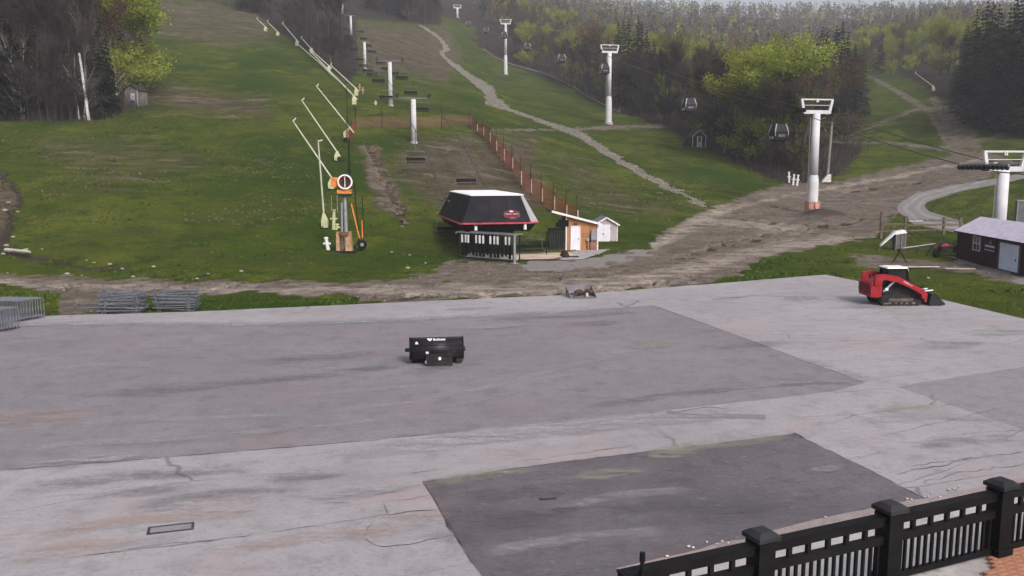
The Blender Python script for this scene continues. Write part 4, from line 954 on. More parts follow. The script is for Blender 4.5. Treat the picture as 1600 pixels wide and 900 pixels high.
# pipe on short stands beside the narrow wood
pts = [G(u, v) + Vector((0, 0, .7)) for u, v in ((464, 72), (480, 86), (500, 104), (518, 122), (536, 138), (549, 152))]
pipe = thing('snowmaking_pipe', 'pale pipe on stands running up beside the narrow wood', 'pipe', (0, 0, 0))
MB().tube(pts, .13, 8).build('tube', lancem, pipe)
for p in pts: MB().box((p.x, p.y, p.z - .5), (.12, .12, .9)).build('stand', wood, pipe)
pts = [G(u, v) + Vector((0, 0, .45)) for u, v in ((755, 78), (775, 92), (802, 103), (845, 115), (866, 123), (884, 132), (898, 139), (912, 149), (926, 157), (950, 170), (968, 178))]
pipe = thing('snowmaking_pipe', 'pale pipe along the foot of the brown wood by the gondola', 'pipe', (0, 0, 0))
MB().tube(pts, .16, 8).build('tube', M('pipe_grey', (.20, .18, .18), .6, var=.4, scale=.3), pipe)
for p in pts[3:]: MB().box((p.x, p.y, p.z + .1), (.28, .28, 2.2)).build('hydrant', wood, pipe)
# fan gun on its tower
fp_ = G(540, 394); S = 1386 / fp_.y
fan = thing('fan_snow_gun', 'orange fan snow gun with white ringed barrel on a steel tower', 'snow gun', fp_)
zf = Pd(541, 285, fp_.y).z - fp_.z
MB().cyl((.1, 0, 0), (.05, 0, zf - .9), .17, .14, 12).cyl((-.28, .1, 0), (-.22, .1, zf - 1.6), .10, n=10).build('mast', galv, fan)
fd = Vector((.28, -.93, .12)).normalized(); fc = Vector((0.05, 0, zf))
ring = MB(); n = 24; side = fd.cross(Vector((0, 0, 1))).normalized(); upv = side.cross(fd)
def circ(c, r_): return [c + side * (math.cos(2 * math.pi * i / n) * r_) + upv * (math.sin(2 * math.pi * i / n) * r_) for i in range(n)]
MB().loft([circ(fc - fd * .75, .46), circ(fc - fd * .2, .52), circ(fc + fd * .25, .53), circ(fc + fd * .25, .46), circ(fc - fd * .2, .44), circ(fc - fd * .7, .36)], caps=False).build('barrel', orange, fan)
MB().loft([circ(fc + fd * .22, .54), circ(fc + fd * .40, .59), circ(fc + fd * .40, .48), circ(fc + fd * .22, .46)], caps=False).build('nozzle_ring', white, fan)
MB().cyl(fc - fd * .3, fc + fd * .22, .12, .06, 10).build('hub', darkst, fan)
MB().bar(fc + fd * .3 - upv * .42, fc + fd * .3 + upv * .42, .06).build('strut', white, fan)
for k in range(6):
    a = k * math.pi / 3; MB().bar(fc + fd * .05, fc + fd * .05 + (side * math.cos(a) + upv * math.sin(a)) * .36, .11, .02, fd).build('blade', darkst, fan)
MB().cyl(fc - fd * .72, fc - fd * 1.2, .30, .24, 12).box(fc + side * -.0 + Vector((-.72, .1, .02)), (.62, .55, .75)).build('motor_housing', orange, fan)
MB().box(fc + Vector((0, 0, -.72)), (1.1, .6, .30)).box(fc + Vector((0, 0, -.55)), (.5, .5, .3)).build('yoke', orange, fan)
MB().box((.05, 0, zf - 1.02), (.95, .75, .12)).build('platform', darkst, fan)
for x in (-.95, -.5):
    for z in (zf - 1.5, zf - 2.2): MB().bar((x, -.3, z), (x, .3, z), .04).bar((-.95, -.3, z), (-.3, -.3, z), .04).build('ladder_cage', galv, fan)
    MB().bar((x, -.3, zf - 2.3), (x, -.3, zf - 1.0), .04).build('ladder_cage', galv, fan)
for x, w_ in ((-.52, .26), (.30, .42)): MB().loft([[(x - w_ * .6, -.35, .1), (x + w_ * .6, -.35, .1), (x + w_ * .6, .35, .1), (x - w_ * .6, .35, .1)], [(x - w_ * .5, -.35, 1.6), (x + w_ * .4, -.35, 1.6), (x + w_ * .4, .35, 1.6), (x - w_ * .5, .35, 1.6)]]).build('base_pad', M('pad_tan', (.36, .22, .13), .8, var=.3, scale=3), fan)
MB().box((0, 0, .06), (1.7, 1.0, .12)).build('skid', darkst, fan)
MB().box((0, -.4, 1.5), (.7, .3, .25)).cyl((-.1, -.5, .2), (.1, -.5, 1.5), .06, n=8).build('valve', M('rust_brown', (.16, .07, .04), .7), fan)
# hose stand with orange bracket right of the fan gun
hp = G(566, 393); hose = thing('hose_reel_stand', 'orange leaning hose stand with black wheel right of the fan gun', 'hose stand', hp)
k_ = 1386 / hp.y; P2 = lambda u, v: Pd(u, v, hp.y) - hp
MB().bar(P2(562, 372), P2(549, 318), .24, .08).build('orange_arm', orange, hose); MB().bar(P2(567, 372), P2(566, 344), .28, .08).build('orange_arm', orange, hose)
for a in ((563, 392, 553, 285), (569, 390, 566, 306)): MB().bar(P2(*a[:2]), P2(*a[2:]), .06).build('pole', black, hose)
MB().cyl(P2(566, 382) + Vector((0, -.1, 0)), P2(566, 382) + Vector((0, .1, 0)), .36, n=18).build('wheel', black, hose); MB().cyl(P2(566, 382) + Vector((0, -.13, 0)), P2(566, 382) + Vector((0, .13, 0)), .15, n=16).build('wheel_hub', galv, hose)
MB().tube([P2(560, 375), P2(556, 383), P2(552, 388), P2(546, 389)], .05, 6).build('hose', black, hose)
# small hydrants and stubs on the slope
def hydrant(u, v, ht, label, m=cream, lean=0.0):
    p = G(u, v); t = thing('hydrant', label, 'hydrant', (p.x, p.y, p.z - .1))
    MB().cyl((0, 0, 0), (lean, 0, ht), .16, .13, 10).build('body', m, t); MB().cyl((lean, 0, ht), (lean, 0, ht + .12), .2, .14, 10).build('cap', m, t)
    MB().cyl((lean * .6 - .3, 0, ht * .6), (lean * .6 + .3, 0, ht * .6), .08, n=8).build('outlet', m, t); return t
hydrant(513, 391, 1.0, 'short white pole stub left of the fan gun base', white, -.15)
hydrant(521, 359, 1.7, 'cream hydrant stand left of the fan gun tower', cream, .1)
h_ = hydrant(525, 359, .5, 'low cream valve right of the hydrant stand', cream, .1)
hydrant(587, 164, .7, 'pale boulder shaped hydrant cover beside the second chairlift tower', lancem)
hydrant(1233, 286, 1.7, 'white marker post in the wood, leftmost of three', white, -.1)
hydrant(1239, 289, 1.6, 'white marker post in the wood, middle of three', white, .1)
hydrant(1245, 290, 1.6, 'white marker post in the wood, rightmost of three', white, .15)
hydrant(1130, 240, 1.2, 'grey hydrant right of the tiny black hut', M('hyd_grey', (.25, .25, .25), .7), .2)
hydrant(1503, 143, 2.0, 'pale hydrant cover at the right edge of the right trail', M('hyd_grey', (.25, .25, .25)))
hydrant(1531, 196, 1.6, 'pale hydrant low among the right spruces', M('hyd_grey', (.25, .25, .25)))
for u, v in ((562, 141), (567, 146)): hydrant(u, v, 1.2, 'small rusty hydrant at the foot of the narrow wood, %s' % ('left of two' if u == 562 else 'right of two'), M('rust_pale', (.38, .24, .17), .8))

# ------------------------------------------------------------------ orange net fences
netm, nt, b = newmat('orange_net'); q = NB(nt)
tcd = q.n('ShaderNodeTexCoord').outputs['UV']
wv = q.n('ShaderNodeTexChecker'); wv.inputs['Scale'].default_value = 40
b.inputs['Base Color'].default_value = (.62, .12, .07, 1); b.inputs['Roughness'].default_value = .8
tr_ = q.n('ShaderNodeBsdfTransparent'); mx = q.n('ShaderNodeMixShader'); mx.inputs[0].default_value = .48
q.l(tr_.outputs[0], mx.inputs[1]); q.l(b.outputs[0], mx.inputs[2]); q.l(mx.outputs[0], nt.nodes['Material Output'].inputs[0])
netred = netm.copy(); netred.name = 'red_net'; netred.node_tree.nodes['Principled BSDF'].inputs['Base Color'].default_value = (.36, .05, .045, 1)
netred.node_tree.nodes['Mix Shader'].inputs[0].default_value = .62
netthin = netm.copy(); netthin.name = 'faded_net'; netthin.node_tree.nodes['Mix Shader'].inputs[0].default_value = .2
netthin.node_tree.nodes['Principled BSDF'].inputs['Base Color'].default_value = (.26, .075, .11, 1)
def net_fence(label, posts, frac, mats, padded):
    b0_ = G(*posts[0][:2]); t = thing('net_fence', label, 'fence', b0_)
    P_ = []
    for (u, vb, vt) in posts:
        p = G(u, vb); h_ = (vb - vt) * p.y / FPX; P_.append((p - b0_, h_))
    for i, (p, h_) in enumerate(P_):
        po = MB().cyl(p - Vector((0, 0, .3)), p + Vector((random.uniform(-.05, .05), 0, h_)), .06, .045, 7).build('post', M('net_post', (.035, .022, .02), .8), t)
        if padded: MB().cyl(p + Vector((.09, -.20, .35)), p + Vector((.09, -.20, .35 + h_ * .42)), .075, n=6).build('pad', M('pad_pale', (.50, .42, .38), .8), po)
        if i == len(P_) - 1: break
        q_, h2 = P_[i + 1]; n_ = 10; vs_ = []; hn0, hn1 = h_ * frac, h2 * frac
        for k in range(n_ + 1):
            s_ = k / n_; g = p.lerp(q_, s_); w_ = b0_ + g; zz = zg(w_.x, w_.y) - b0_.z; h__ = hn0 + (hn1 - hn0) * s_ - .25 * math.sin(math.pi * s_)
            yy = g.y + .12 * math.sin(s_ * 7 + i)
            vs_ += [(g.x, yy, zz + .05), (g.x, yy + .06 * math.sin(s_ * 11), zz + h__ * .5), (g.x, yy, zz + h__)]
        fs_ = []
        for k in range(n_):
            for j in range(2): a = k * 3 + j; fs_.append((a, a + 3, a + 4, a + 1))
        MB().add(vs_, fs_).build('net', mats if not isinstance(mats, list) else mats[min(i, len(mats) - 1)], t, True)
net_fence('faded red net fence running across the slope behind the first chairlift tower', [(555, 200, 168), (597, 201, 166), (642, 201, 170), (690, 201, 164), (735, 199, 167)], .56, netthin, False)
net_fence('bright red rolled net end beside the highest of the three lances', [(542, 224, 186), (549, 214, 188), (556, 203, 170)], .66, netred, False)
net_fence('rusty orange net fence descending the slope to the orange shed', [(735,198,168),(745,209,183),(755,216,183),(765,226,191),(775,240,203),(787,255,213),(800,268,228),(813.5,294,243),(829,306,257),(846,320,271),(865,334,283),(884,346,296),(901,356,305)], .70, [netred, netred, netred, netred, netm], True)
for u0, v0, v1 in ((545, 270, 140), (547, 272, 190)):
    p = G(u0, v0); h_ = (v0 - v1) * p.y / FPX; t = thing('slim_pole', 'thin dark pole rising behind the fan gun, %s' % ('taller of two' if v1 == 140 else 'shorter of two'), 'pole', p)
    MB().cyl((0, 0, -.2), (0, 0, h_), .05, .035, 7).build('shaft', black, t); MB().cyl((0, 0, -.2), (0, 0, .3), .09, n=8).build('socket', black, t)

# ------------------------------------------------------------------ poles
def upole(u, v, tu, tv, label, mat, r_=.16, arm=False):
    p = G(u, v); T = Pd(tu, tv, p.y) - p; t = thing('utility_pole', label, 'pole', p)
    MB().cyl((0, 0, -.4), T, r_, r_ * .75, 10).build('shaft', mat, t); MB().cyl(T, T + Vector((0, 0, .08)), r_ * .85, r_ * .5, 8).build('cap', mat, t)
    if arm: MB().box(T * .93, (1.6, .12, .12)).build('crossarm', mat, t)
    return t
upole(139, 188, 124, 84, 'leaning white pole at the edge of the left wood', towerw, .22)
upole(1292, 285, 1300, 192, 'leaning grey wooden pole right of the padded gondola tower', M('pole_grey', (.20, .185, .175), .85), .22)
upole(1376, 97, 1376, 40, 'dark pole with a small light at the head of the right trail', M('pole_dark', (.03, .03, .032), .8), .22, True)
bx = G(1292, 285); bxo = thing('cable_box', 'cream flared box at the foot of the leaning grey pole', 'box', bx + Vector((-.2, -.6, 0)))
MB().loft([[(-.9, -.3, 0), (.5, -.3, 0), (.5, .3, 0), (-.9, .3, 0)], [(-.6, -.3, .45), (.5, -.3, .5), (.5, .3, .5), (-.6, .3, .45)], [(.0, -.3, 1.15), (.5, -.3, 1.25), (.5, .3, 1.25), (.0, .3, 1.15)]]).build('shell', M('box_cream', (.50, .47, .45), .7), bxo); MB().box((.1, 0, .02), (1.5, .8, .06)).build('base', wood, bxo)
# ------------------------------------------------------------------ compact track loader
lp = Pz(1395, 474, 0)
ldr = thing('track_loader', 'red compact track loader with white cab roof on the pale asphalt', 'loader', lp, R(2))
# local +x = forward, y = left side (away), the near side is -y
for s_ in (-1, 1):
    y0, y1 = s_ * .52, s_ * .88
    prof = [(-1.05, .16), (-.92, .02), (.95, .02), (1.12, .14), (1.12, .26), (.25, .56), (-.35, .70), (-.95, .58), (-1.08, .36)]
    tk = MB().extr(prof, 'y', y0, y1).build('track', rubber, ldr)
    for k in range(13): MB().box((-.92 + k * .155, (y0 + y1) / 2, .012), (.07, .37, .03)).build('lug', rubber, tk)
    for x, z, r_ in ((-.80, .36, .2), (.93, .20, .14), (-.4, .15, .11), (-.1, .15, .11), (.2, .15, .11), (.5, .15, .11), (-.3, .50, .14)): MB().cyl((x, s_ * .80, z), (x, s_ * .90, z), r_, n=14).build('roller', darkst, tk)
    MB().box((0, s_ * .89, .33), (1.3, .02, .16)).build('track_frame', M('mud_frame', (.10, .085, .075), .8), tk)
MB().box((-.05, 0, .62), (2.1, 1.0, .72)).build('chassis', darkst, ldr)
rear = MB().loft([[(-1.55, -.78, .45), (-1.0, -.78, .45), (-1.0, .78, .45), (-1.55, .78, .45)], [(-1.60, -.78, .75), (-1.0, -.78, .75), (-1.0, .78, .75), (-1.60, .78, .75)], [(-1.58, -.78, 1.18), (-1.0, -.78, 1.22), (-1.0, .78, 1.22), (-1.58, .78, 1.18)], [(-1.50, -.74, 1.28), (-.9, -.74, 1.40), (-.9, .74, 1.40), (-1.50, .74, 1.28)]]).build('engine_hood', red, ldr)
for k in range(5): MB().box((-1.605, 0, .66 + k * .11), (.03, 1.15, .05)).build('grille_bar', M('dark_red', (.10, .012, .016), .6), rear)
for y in (-.66, .66): MB().box((-1.6, y, 1.1), (.04, .16, .14)).build('tail_light', M('lamp_red', (.30, .02, .02), .3), rear)
MB().box((-.75, -.80, .88), (.16, .03, .13)).build('side_decal', whitelet, rear)
for s_ in (-1, 1):
    yo = s_ * .80
    pr = [(-1.42, 1.42), (-1.30, 1.66), (-.95, 1.70), (-.2, 1.58), (.65, 1.16), (1.25, .82), (1.42, .55), (1.36, .36), (1.16, .38), (1.10, .62), (.55, .92), (-.25, 1.28), (-.95, 1.40), (-1.2, 1.30)]
    ar = MB().extr(pr, 'y', yo - .10, yo + .10).build('lift_arm', red, ldr)
    MB().extr([(.05, 1.28), (.55, 1.02), (.60, 1.09), (.10, 1.37)], 'y', yo - .11 if s_ < 0 else yo + .10, yo - .10 if s_ < 0 else yo + .11).build('arm_decal', M('decal_pink', (.40, .18, .22), .5), ar)
    MB().cyl((-.9, yo * .9, .75), (-.2, yo * .9, 1.42), .06, n=10).build('lift_cylinder', galv, ar)
    MB().box((-1.28, yo, 1.40), (.30, .18, .5)).build('rear_tower', red, ldr)
# cab
cb = [(-.62, 1.0), (-.55, 1.92), (.42, 1.92), (.62, 1.0)]
for y in (-.48, .48):
    for (a, c_) in zip(cb, cb[1:] + cb[:1]): MB().bar((a[0], y, a[1]), (c_[0], y, c_[1]), .07).build('cab_frame', black, ldr)
MB().extr([(-.58, 1.02), (-.52, 1.88), (.38, 1.88), (.58, 1.02)], 'y', -.46, .46).build('cab_glass', M('cab_dark', (.018, .021, .021), .25, var=.3), ldr)
MB().box((-.08, 0, 1.30), (.4, .4, .5)).build('seat', black, ldr)
MB().loft([[(-.66, -.54, 1.94), (.50, -.54, 1.94), (.50, .54, 1.94), (-.66, .54, 1.94)], [(-.6, -.48, 2.02), (.44, -.48, 2.02), (.44, .48, 2.02), (-.6, .48, 2.02)]]).build('cab_roof', M('roof_offwhite', (.70, .71, .70), .4, var=.05), ldr)
MB().box((-.05, 0, 1.93), (1.3, 1.12, .04)).build('roof_frame', black, ldr)
# front attachment: low fork frame with bucket
MB().box((1.42, 0, .42), (.14, 1.5, .5)).build('quick_coupler', M('coupler', (.18, .05, .05), .6), ldr)
bk = MB().extr([(1.5, .08), (1.62, .62), (1.72, .66), (1.74, .58), (1.60, .16), (2.35, .10), (2.35, .06)], 'y', -.92, .92).build('bucket', darkst, ldr)
for y in (-.94, .94): MB().extr([(1.5, .06), (1.62, .66), (1.78, .66), (2.38, .12), (2.38, .05)], 'y', y - .02, y + .02).build('side_plate', darkst, bk)
for y in (-.6, -.2, .2, .6): MB().bar((1.6, y, .64), (2.05, y, .52), .07).bar((2.05, y, .52), (2.4, y, .15), .06).build('grapple_tine', black, bk)
MB().cyl((1.5, -.3, .7), (2.0, -.3, .75), .05, n=8).cyl((1.5, .3, .7), (2.0, .3, .75), .05, n=8).build('grapple_cylinder', galv, bk)

# ------------------------------------------------------------------ sweeper broom
wp = Pz(682, 566, 0); RB = .47
brm = thing('sweeper_broom', 'black drum sweeper attachment with white brand lettering on the asphalt', 'sweeper', wp, R(7))
n = 22; LB = 1.0
def arc(r_, a0, a1, x): return [(x, -math.cos(R(a0 + (a1 - a0) * i / n)) * r_, .50 + math.sin(R(a0 + (a1 - a0) * i / n)) * r_) for i in range(n + 1)]
h0 = MB(); prof = [(-math.cos(R(a)) * RB, .5 + math.sin(R(a)) * RB) for a in range(-35, 200, 10)] + [(-math.cos(R(a)) * (RB - .03), .5 + math.sin(R(a)) * (RB - .03)) for a in range(195, -40, -10)]
hood = h0.extr(prof, 'x', -LB, LB).build('hood', M('hood_black', (.014, .013, .017), .38, var=.3, scale=2, spec=.18, dirt=(.03, .028, .03)), brm, True)
MB().cyl((-LB + .05, 0, .43), (LB - .05, 0, .43), .40, n=26).build('bristle_drum', M('bristles', (.016, .015, .016), .95, var=.5, scale=30), brm)
for x in (-LB, LB): MB().extr([(-math.cos(R(a)) * (RB + .025), .5 + math.sin(R(a)) * (RB + .025)) for a in range(-40, 210, 10)], 'x', x - .02, x + .02).build('end_plate', blackgloss, brm)
for z, a in ((0, 60), (0, 30), (0, 5)):
    yy, zz = -math.cos(R(a)) * (RB + .008), .5 + math.sin(R(a)) * (RB + .008); MB().box((0, yy, zz), (1.9, .015, .015)).build('rib', blackgloss, brm)
MB().cyl((-LB - .18, 0, .5), (-LB, 0, .5), .07, n=10).build('hub_motor', darkst, brm); MB().cyl((LB, 0, .5), (LB + .1, 0, .5), .09, n=10).build('hub_motor', darkst, brm)
mtp = MB().box((.08, -.66, .24), (.98, .09, .42)).build('mount_plate', darkst, brm)
MB().box((.08, -.715, .24), (.88, .02, .03)).box((.08, -.715, .42), (.96, .03, .04)).box((.08, -.715, .05), (.98, .04, .05)).build('mount_rib', darkst, mtp); MB().box((.10, -.72, .30), (.09, .015, .11)).build('sticker', whitelet, mtp)
for x in (-.3, .45): MB().bar((x, -.62, .35), (x, -.36, .55), .08).build('link_arm', darkst, brm)
MB().box((-.36, -.56, .50), (.10, .10, .06)).build('coupling', white, brm); MB().box((-.42, -.70, .18), (.06, .08, .1)).build('coupling', galv, brm)
MB().cyl((.85, -.25, .14), (.85, -.35, .14), .13, n=12).build('caster', rubber, brm)
def wrap(verts, x0, a0, r_):
    return [(x0 + x, -math.cos(R(a0) + y / RB) * (r_ + z), .5 + math.sin(R(a0) + y / RB) * (r_ + z)) for x, y, z in verts]
def text_part(txt, size, x0, a0, mat, parent, name):
    cu = bpy.data.curves.new('lettering', 'FONT'); cu.body = txt; cu.size = size; cu.extrude = .002; cu.offset = .006; cu.resolution_u = 3
    to = bpy.data.objects.new('lettering', cu); C.objects.link(to); bpy.context.view_layer.update()
    me = bpy.data.meshes.new_from_object(to.evaluated_get(bpy.context.evaluated_depsgraph_get())); bpy.data.objects.remove(to)
    vs_ = wrap([tuple(v.co) for v in me.vertices], x0, a0, RB + .007)
    for v, c_ in zip(me.vertices, vs_): v.co = c_
    me.materials.clear(); me.materials.append(mat); me.name = name; return link_mesh(name, me, parent)
text_part('Bobcat', .165, -.13, 57, whitelet, hood, 'lettering')
cat_ = [(-.34, .10), (-.30, .115), (-.27, .08), (-.22, .08), (-.19, .115), (-.16, .10), (-.165, .04), (-.19, -.01), (-.22, -.03), (-.25, -.055), (-.28, -.03), (-.31, -.01), (-.335, .04)]
MB().loft([wrap([(x, y + .02, .0) for x, y in cat_], 0, 57, RB + .005), wrap([(x, y + .02, .006) for x, y in cat_], 0, 57, RB + .005)]).build('emblem', whitelet, hood)
tri = [(-.80, -.02), (-.68, -.02), (-.70, .06), (-.755, .10), (-.79, .06)]
MB().loft([wrap([(x, y, 0) for x, y in tri], 0, 40, RB + .005), wrap([(x, y, .006) for x, y in tri], 0, 40, RB + .005)]).build('warning_sticker', M('sticker_grey', (.40, .40, .38), .6), hood)

# ------------------------------------------------------------------ grey bucket at the yard edge
bp = Pz(908, 464, .0); bu = thing('loader_bucket', 'grey loader bucket full of dirt left at the asphalt edge', 'bucket', bp, R(12))
MB().extr([(-.5, .02), (.42, .02), (.55, .20), (.50, .62), (.46, .62), (.49, .22), (.38, .08), (-.5, .05)], 'x', -.72, .72).build('shell', M('bucket_grey', (.22, .21, .24), .55, .3, var=.3, scale=3, dirt=(.06, .05, .045)), bu) if False else None
sh = MB()
prof = [(-.55, .03), (-.50, .0), (.45, .0), (.60, .22), (.56, .62), (.50, .62), (.53, .24), (.40, .06)]
sh.extr(prof, 'x', -.72, .72).build('shell', M('bucket_grey', (.22, .21, .24), .55, .3, var=.3, scale=3, dirt=(.06, .05, .045)), bu)
for x in (-.74, .74): MB().extr([(-.52, 0), (.45, 0), (.60, .22), (.56, .62), (.2, .45), (-.5, .12)], 'x', x - .02, x + .02).build('side_plate', M('bucket_grey', (.22, .21, .24)), bu)
dl_ = MB(); rd = random.Random(2)
for k in range(14): dl_.rock((rd.uniform(-.6, .6), rd.uniform(-.1, .4), rd.uniform(.1, .35)), rd.uniform(.10, .22), .8, k)
dl_.build('dirt_load', browns, bu)
MB().box((.25, -.3, .16), (.14, .14, .2)).build('lug', M('lug_pale', (.34, .33, .34), .6), bu)

# ------------------------------------------------------------------ steel crowd barriers
def make_barrier():
    t = thing('crowd_barrier', 'x', 'barrier')
    W_, H_ = 2.15, 1.02; r_ = .026
    MB().tube([(-W_ / 2, 0, .15), (-W_ / 2, 0, H_ - .06), (-W_ / 2 + .08, 0, H_), (W_ / 2 - .08, 0, H_), (W_ / 2, 0, H_ - .06), (W_ / 2, 0, .15), (-W_ / 2, 0, .15)], r_, 6).build('frame', steel, t)
    g_ = MB()
    for k in range(1, 16): g_.cyl((-W_ / 2 + k * W_ / 16, 0, .15), (-W_ / 2 + k * W_ / 16, 0, H_), 0.007, n=4, caps=False)
    g_.build('grille', steel, t)
    for x in (-W_ / 2 + .3, W_ / 2 - .3): MB().tube([(x, -.36, .01), (x, -.30, .09), (x, 0, .18), (x, .30, .09), (x, .36, .01)], .026, 5).build('foot', steel, t)
    return t
bar0 = make_barrier(); used = [False]
def barrier(loc, rot, label, group):
    t = bar0 if not used[0] else copy_tree(bar0); used[0] = True
    t.location = loc; t.rotation_mode = 'XYZ'; t.rotation_euler = rot; t['label'] = label; t['group'] = group; return t
for (u, v, nn, lab) in ((188, 490, 11, 'steel crowd barrier lying in the left of two flat piles'), (272, 486, 10, 'steel crowd barrier lying in the right of two flat piles')):
    p = Pz(u, v, 0) + Vector((0, .45, 0))
    for k in range(nn):
        barrier(p + Vector((random.uniform(-.16, .16), -.50 if k % 2 == 0 else .60, .07 + k * .098)), (R(-90 + random.uniform(-4, 4)) if k % 2 == 0 else R(90 + random.uniform(-4, 4)), R(random.uniform(-3, 3)), R(3) + random.uniform(-.13, .13)), lab, lab.replace('steel crowd barrier lying in', 'barriers in'))
for (u, v, lab, nn) in ((26, 503, 'steel crowd barrier standing nested in the row on the grass edge at left', 10), (-16, 521, 'steel crowd barrier standing nested in the row cut by the left frame edge', 10)):
    p = Pz(u, v, 0)
    for k in range(nn): barrier(p + Vector((.07 * k - .9, .125 * k, 0)), (R(random.uniform(-2, 2)), 0, R(-6) + random.uniform(-.02, .02)), lab, lab.replace('steel crowd barrier standing', 'barriers'))
barrier(Pz(128, 486, 0.02) + Vector((0, .8, 0.0)), (R(-84), 0, R(2)), 'single steel crowd barrier lying flat left of the flat piles', 'loose barriers')
barrier(Pz(128, 470, 0.02), (R(-78), 0, R(-4)), 'single steel crowd barrier half sunk in brush behind the flat piles', 'loose barriers')

# ------------------------------------------------------------------ rail fence, saw bench, covered gun frame, quad bike
rp = [(1330, 380, 345), (1376, 373, 331), (1414, 368, 336), (1474, 366, 336), (1500, 366, 337)]
f0 = G(1376, 373); rf_ = thing('rail_fence', 'weathered wooden rail fence left of the maroon shed', 'fence', f0)
PP = [(G(u, vb) - f0, (vb - vt) * G(u, vb).y / FPX) for u, vb, vt in rp]
for i, (p, h_) in enumerate(PP):
    if i: MB().box((p.x, p.y, h_ / 2 - .1), (.24, .24, h_ + .2)).build('post', wood, rf_)
    if i == len(PP) - 1: break
    q_, h2 = PP[i + 1]
    for fz in (.30, .62, .92) if i > 1 else (.35, .7):
        if i == 0 and fz > .5: continue
        MB().bar(p + Vector((0, -.1, h_ * fz * .8)), q_ + Vector((0, -.1, h2 * fz * .8)), .06, .15).build('rail', wood, rf_)
MB().bar(PP[2][0] + Vector((.2, -.2, PP[2][1] * .72)), PP[2][0].lerp(PP[3][0], .42) + Vector((0, -.2, PP[2][1] * .70)), .06, .14).build('pale_rail', M('pale_rail', (.36, .34, .35), .7), rf_)
sb_ = Pz(1404, 411, 0); e2 = Pz(1458, 402, 0); bd = unit(sb_, e2); bl_ = (e2 - sb_).length
saw = thing('saw_bench', 'long dark beam on two splayed trestles beside the dirt lane', 'bench', sb_, math.atan2(bd.y, bd.x))
MB().box((bl_ / 2, 0, 1.0), (bl_ + .3, .2, .16)).build('beam', M('dark_timber', (.03, .027, .026), .8), saw); MB().box((bl_ / 2 + .3, 0, 1.1), (bl_ - .4, .16, .05)).build('pale_board', M('pale_board', (.34, .32, .31), .8), saw)
for x in (.15, bl_ - .3):
    for y in (-.45, .45): MB().bar((x, 0, .95), (x + (.2 if y < 0 else -.15), y, 0), .10).build('leg', M('dark_timber', (.03, .027, .026)), saw)
MB().bar((bl_ * .55, 0, .95), (bl_ * .45, -.1, .55), .09).build('brace', M('dark_timber', (.03, .027, .026)), saw); MB().cyl((bl_ - .05, -.35, .38), (bl_ - .05, -.1, .38), .38, n=14).build('tyre', rubber, saw)
gp_ = G(1405, 391); gun = thing('snow_gun_frame', 'grey framed stand with white slanting chute behind the saw bench', 'stand', gp_, R(4))
for x in (-.45, .0, .35): MB().box((x, -.25, .75), (.12, .1, 1.5)).box((x, .3, .75), (.12, .1, 1.5)).build('upright', graywood, gun)
MB().box((-.05, 0, .75), (.8, .5, 1.3)).build('sheet_panel', M('panel_dim', (.10, .10, .11), .7), gun)
MB().loft([[(-.6, -.35, 1.35), (.45, -.35, 1.5), (.45, .35, 1.5), (-.6, .35, 1.35)], [(-.5, -.3, 1.6), (.25, -.3, 1.75), (.25, .3, 1.75), (-.5, .3, 1.6)]]).build('hood', white, gun)
MB().loft([[(-.5, -.28, 1.45), (-.4, .28, 1.45), (-.4, .28, 1.72), (-.5, -.28, 1.72)], [(-1.75, -.22, .35), (-1.7, .2, .35), (-1.65, .2, .5), (-1.7, -.22, .5)]]).build('chute', white, gun); MB().bar((-1.7, 0, .4), (-1.75, 0, 0), .07).build('prop', graywood, gun)
ap = Pz(1483, 397, 0) + Vector((.4, .6, 0)); atv = thing('quad_bike', 'small dark red quad bike parked at the left end of the maroon shed', 'quad bike', ap, R(-8))
for x in (-.6, .6):
    for y in (-.42, .42):
        wq = MB().cyl((x, y - .13, .3), (x, y + .13, .3), .31, n=16).build('wheel', rubber, atv); MB().cyl((x, y - .14, .3), (x, y + .14, .3), .14, n=12).build('rim', darkst, wq)
MB().loft([[(-.85, -.25, .35), (.85, -.25, .35), (.85, .25, .35), (-.85, .25, .35)], [(-.8, -.25, .6), (.8, -.25, .6), (.8, .25, .6), (-.8, .25, .6)]]).build('chassis', darkst, atv)
for s_ in (-1, 1): MB().loft([[(s_ * .95, -.58, .62), (s_ * .3, -.58, .66), (s_ * .3, .58, .66), (s_ * .95, .58, .62)], [(s_ * .85, -.5, .78), (s_ * .35, -.4, .86), (s_ * .35, .4, .86), (s_ * .85, .5, .78)]]).build('fender', M('atv_red', (.22, .02, .035), .45), atv)
MB().loft([[(-.4, -.18, .78), (.2, -.16, .78), (.2, .16, .78), (-.4, .18, .78)], [(-.35, -.14, .92), (.1, -.1, .88), (.1, .1, .88), (-.35, .14, .92)]]).build('seat', black, atv); MB().tube([(.35, -.38, 1.08), (.5, 0, 1.02), (.35, .38, 1.08)], .025, 6).cyl((.5, 0, .8), (.48, 0, 1.03), .03, n=6).build('handlebar', black, atv)
MB().box((.75, 0, .9), (.5, .8, .03)).box((-.75, 0, .9), (.5, .8, .03)).build('rack', darkst, atv)
# far noticeboard and grey enclosure at the right edge
ep = G(1596, 350); enc = thing('grey_enclosure', 'grey flat fronted enclosure at right frame edge behind the shed', 'enclosure', ep, R(-20))
MB().box((.8, .6, 1.2), (2.6, 1.6, 2.4)).build('body', M('enc_grey', (.14, .14, .15), .6, var=.2, scale=1), enc); MB().box((-.52, -.25, 1.2), (.1, .1, 2.5)).build('corner_post', galv, enc); MB().box((.8, .6, 2.45), (2.8, 1.8, .1)).build('roof', galv, enc)
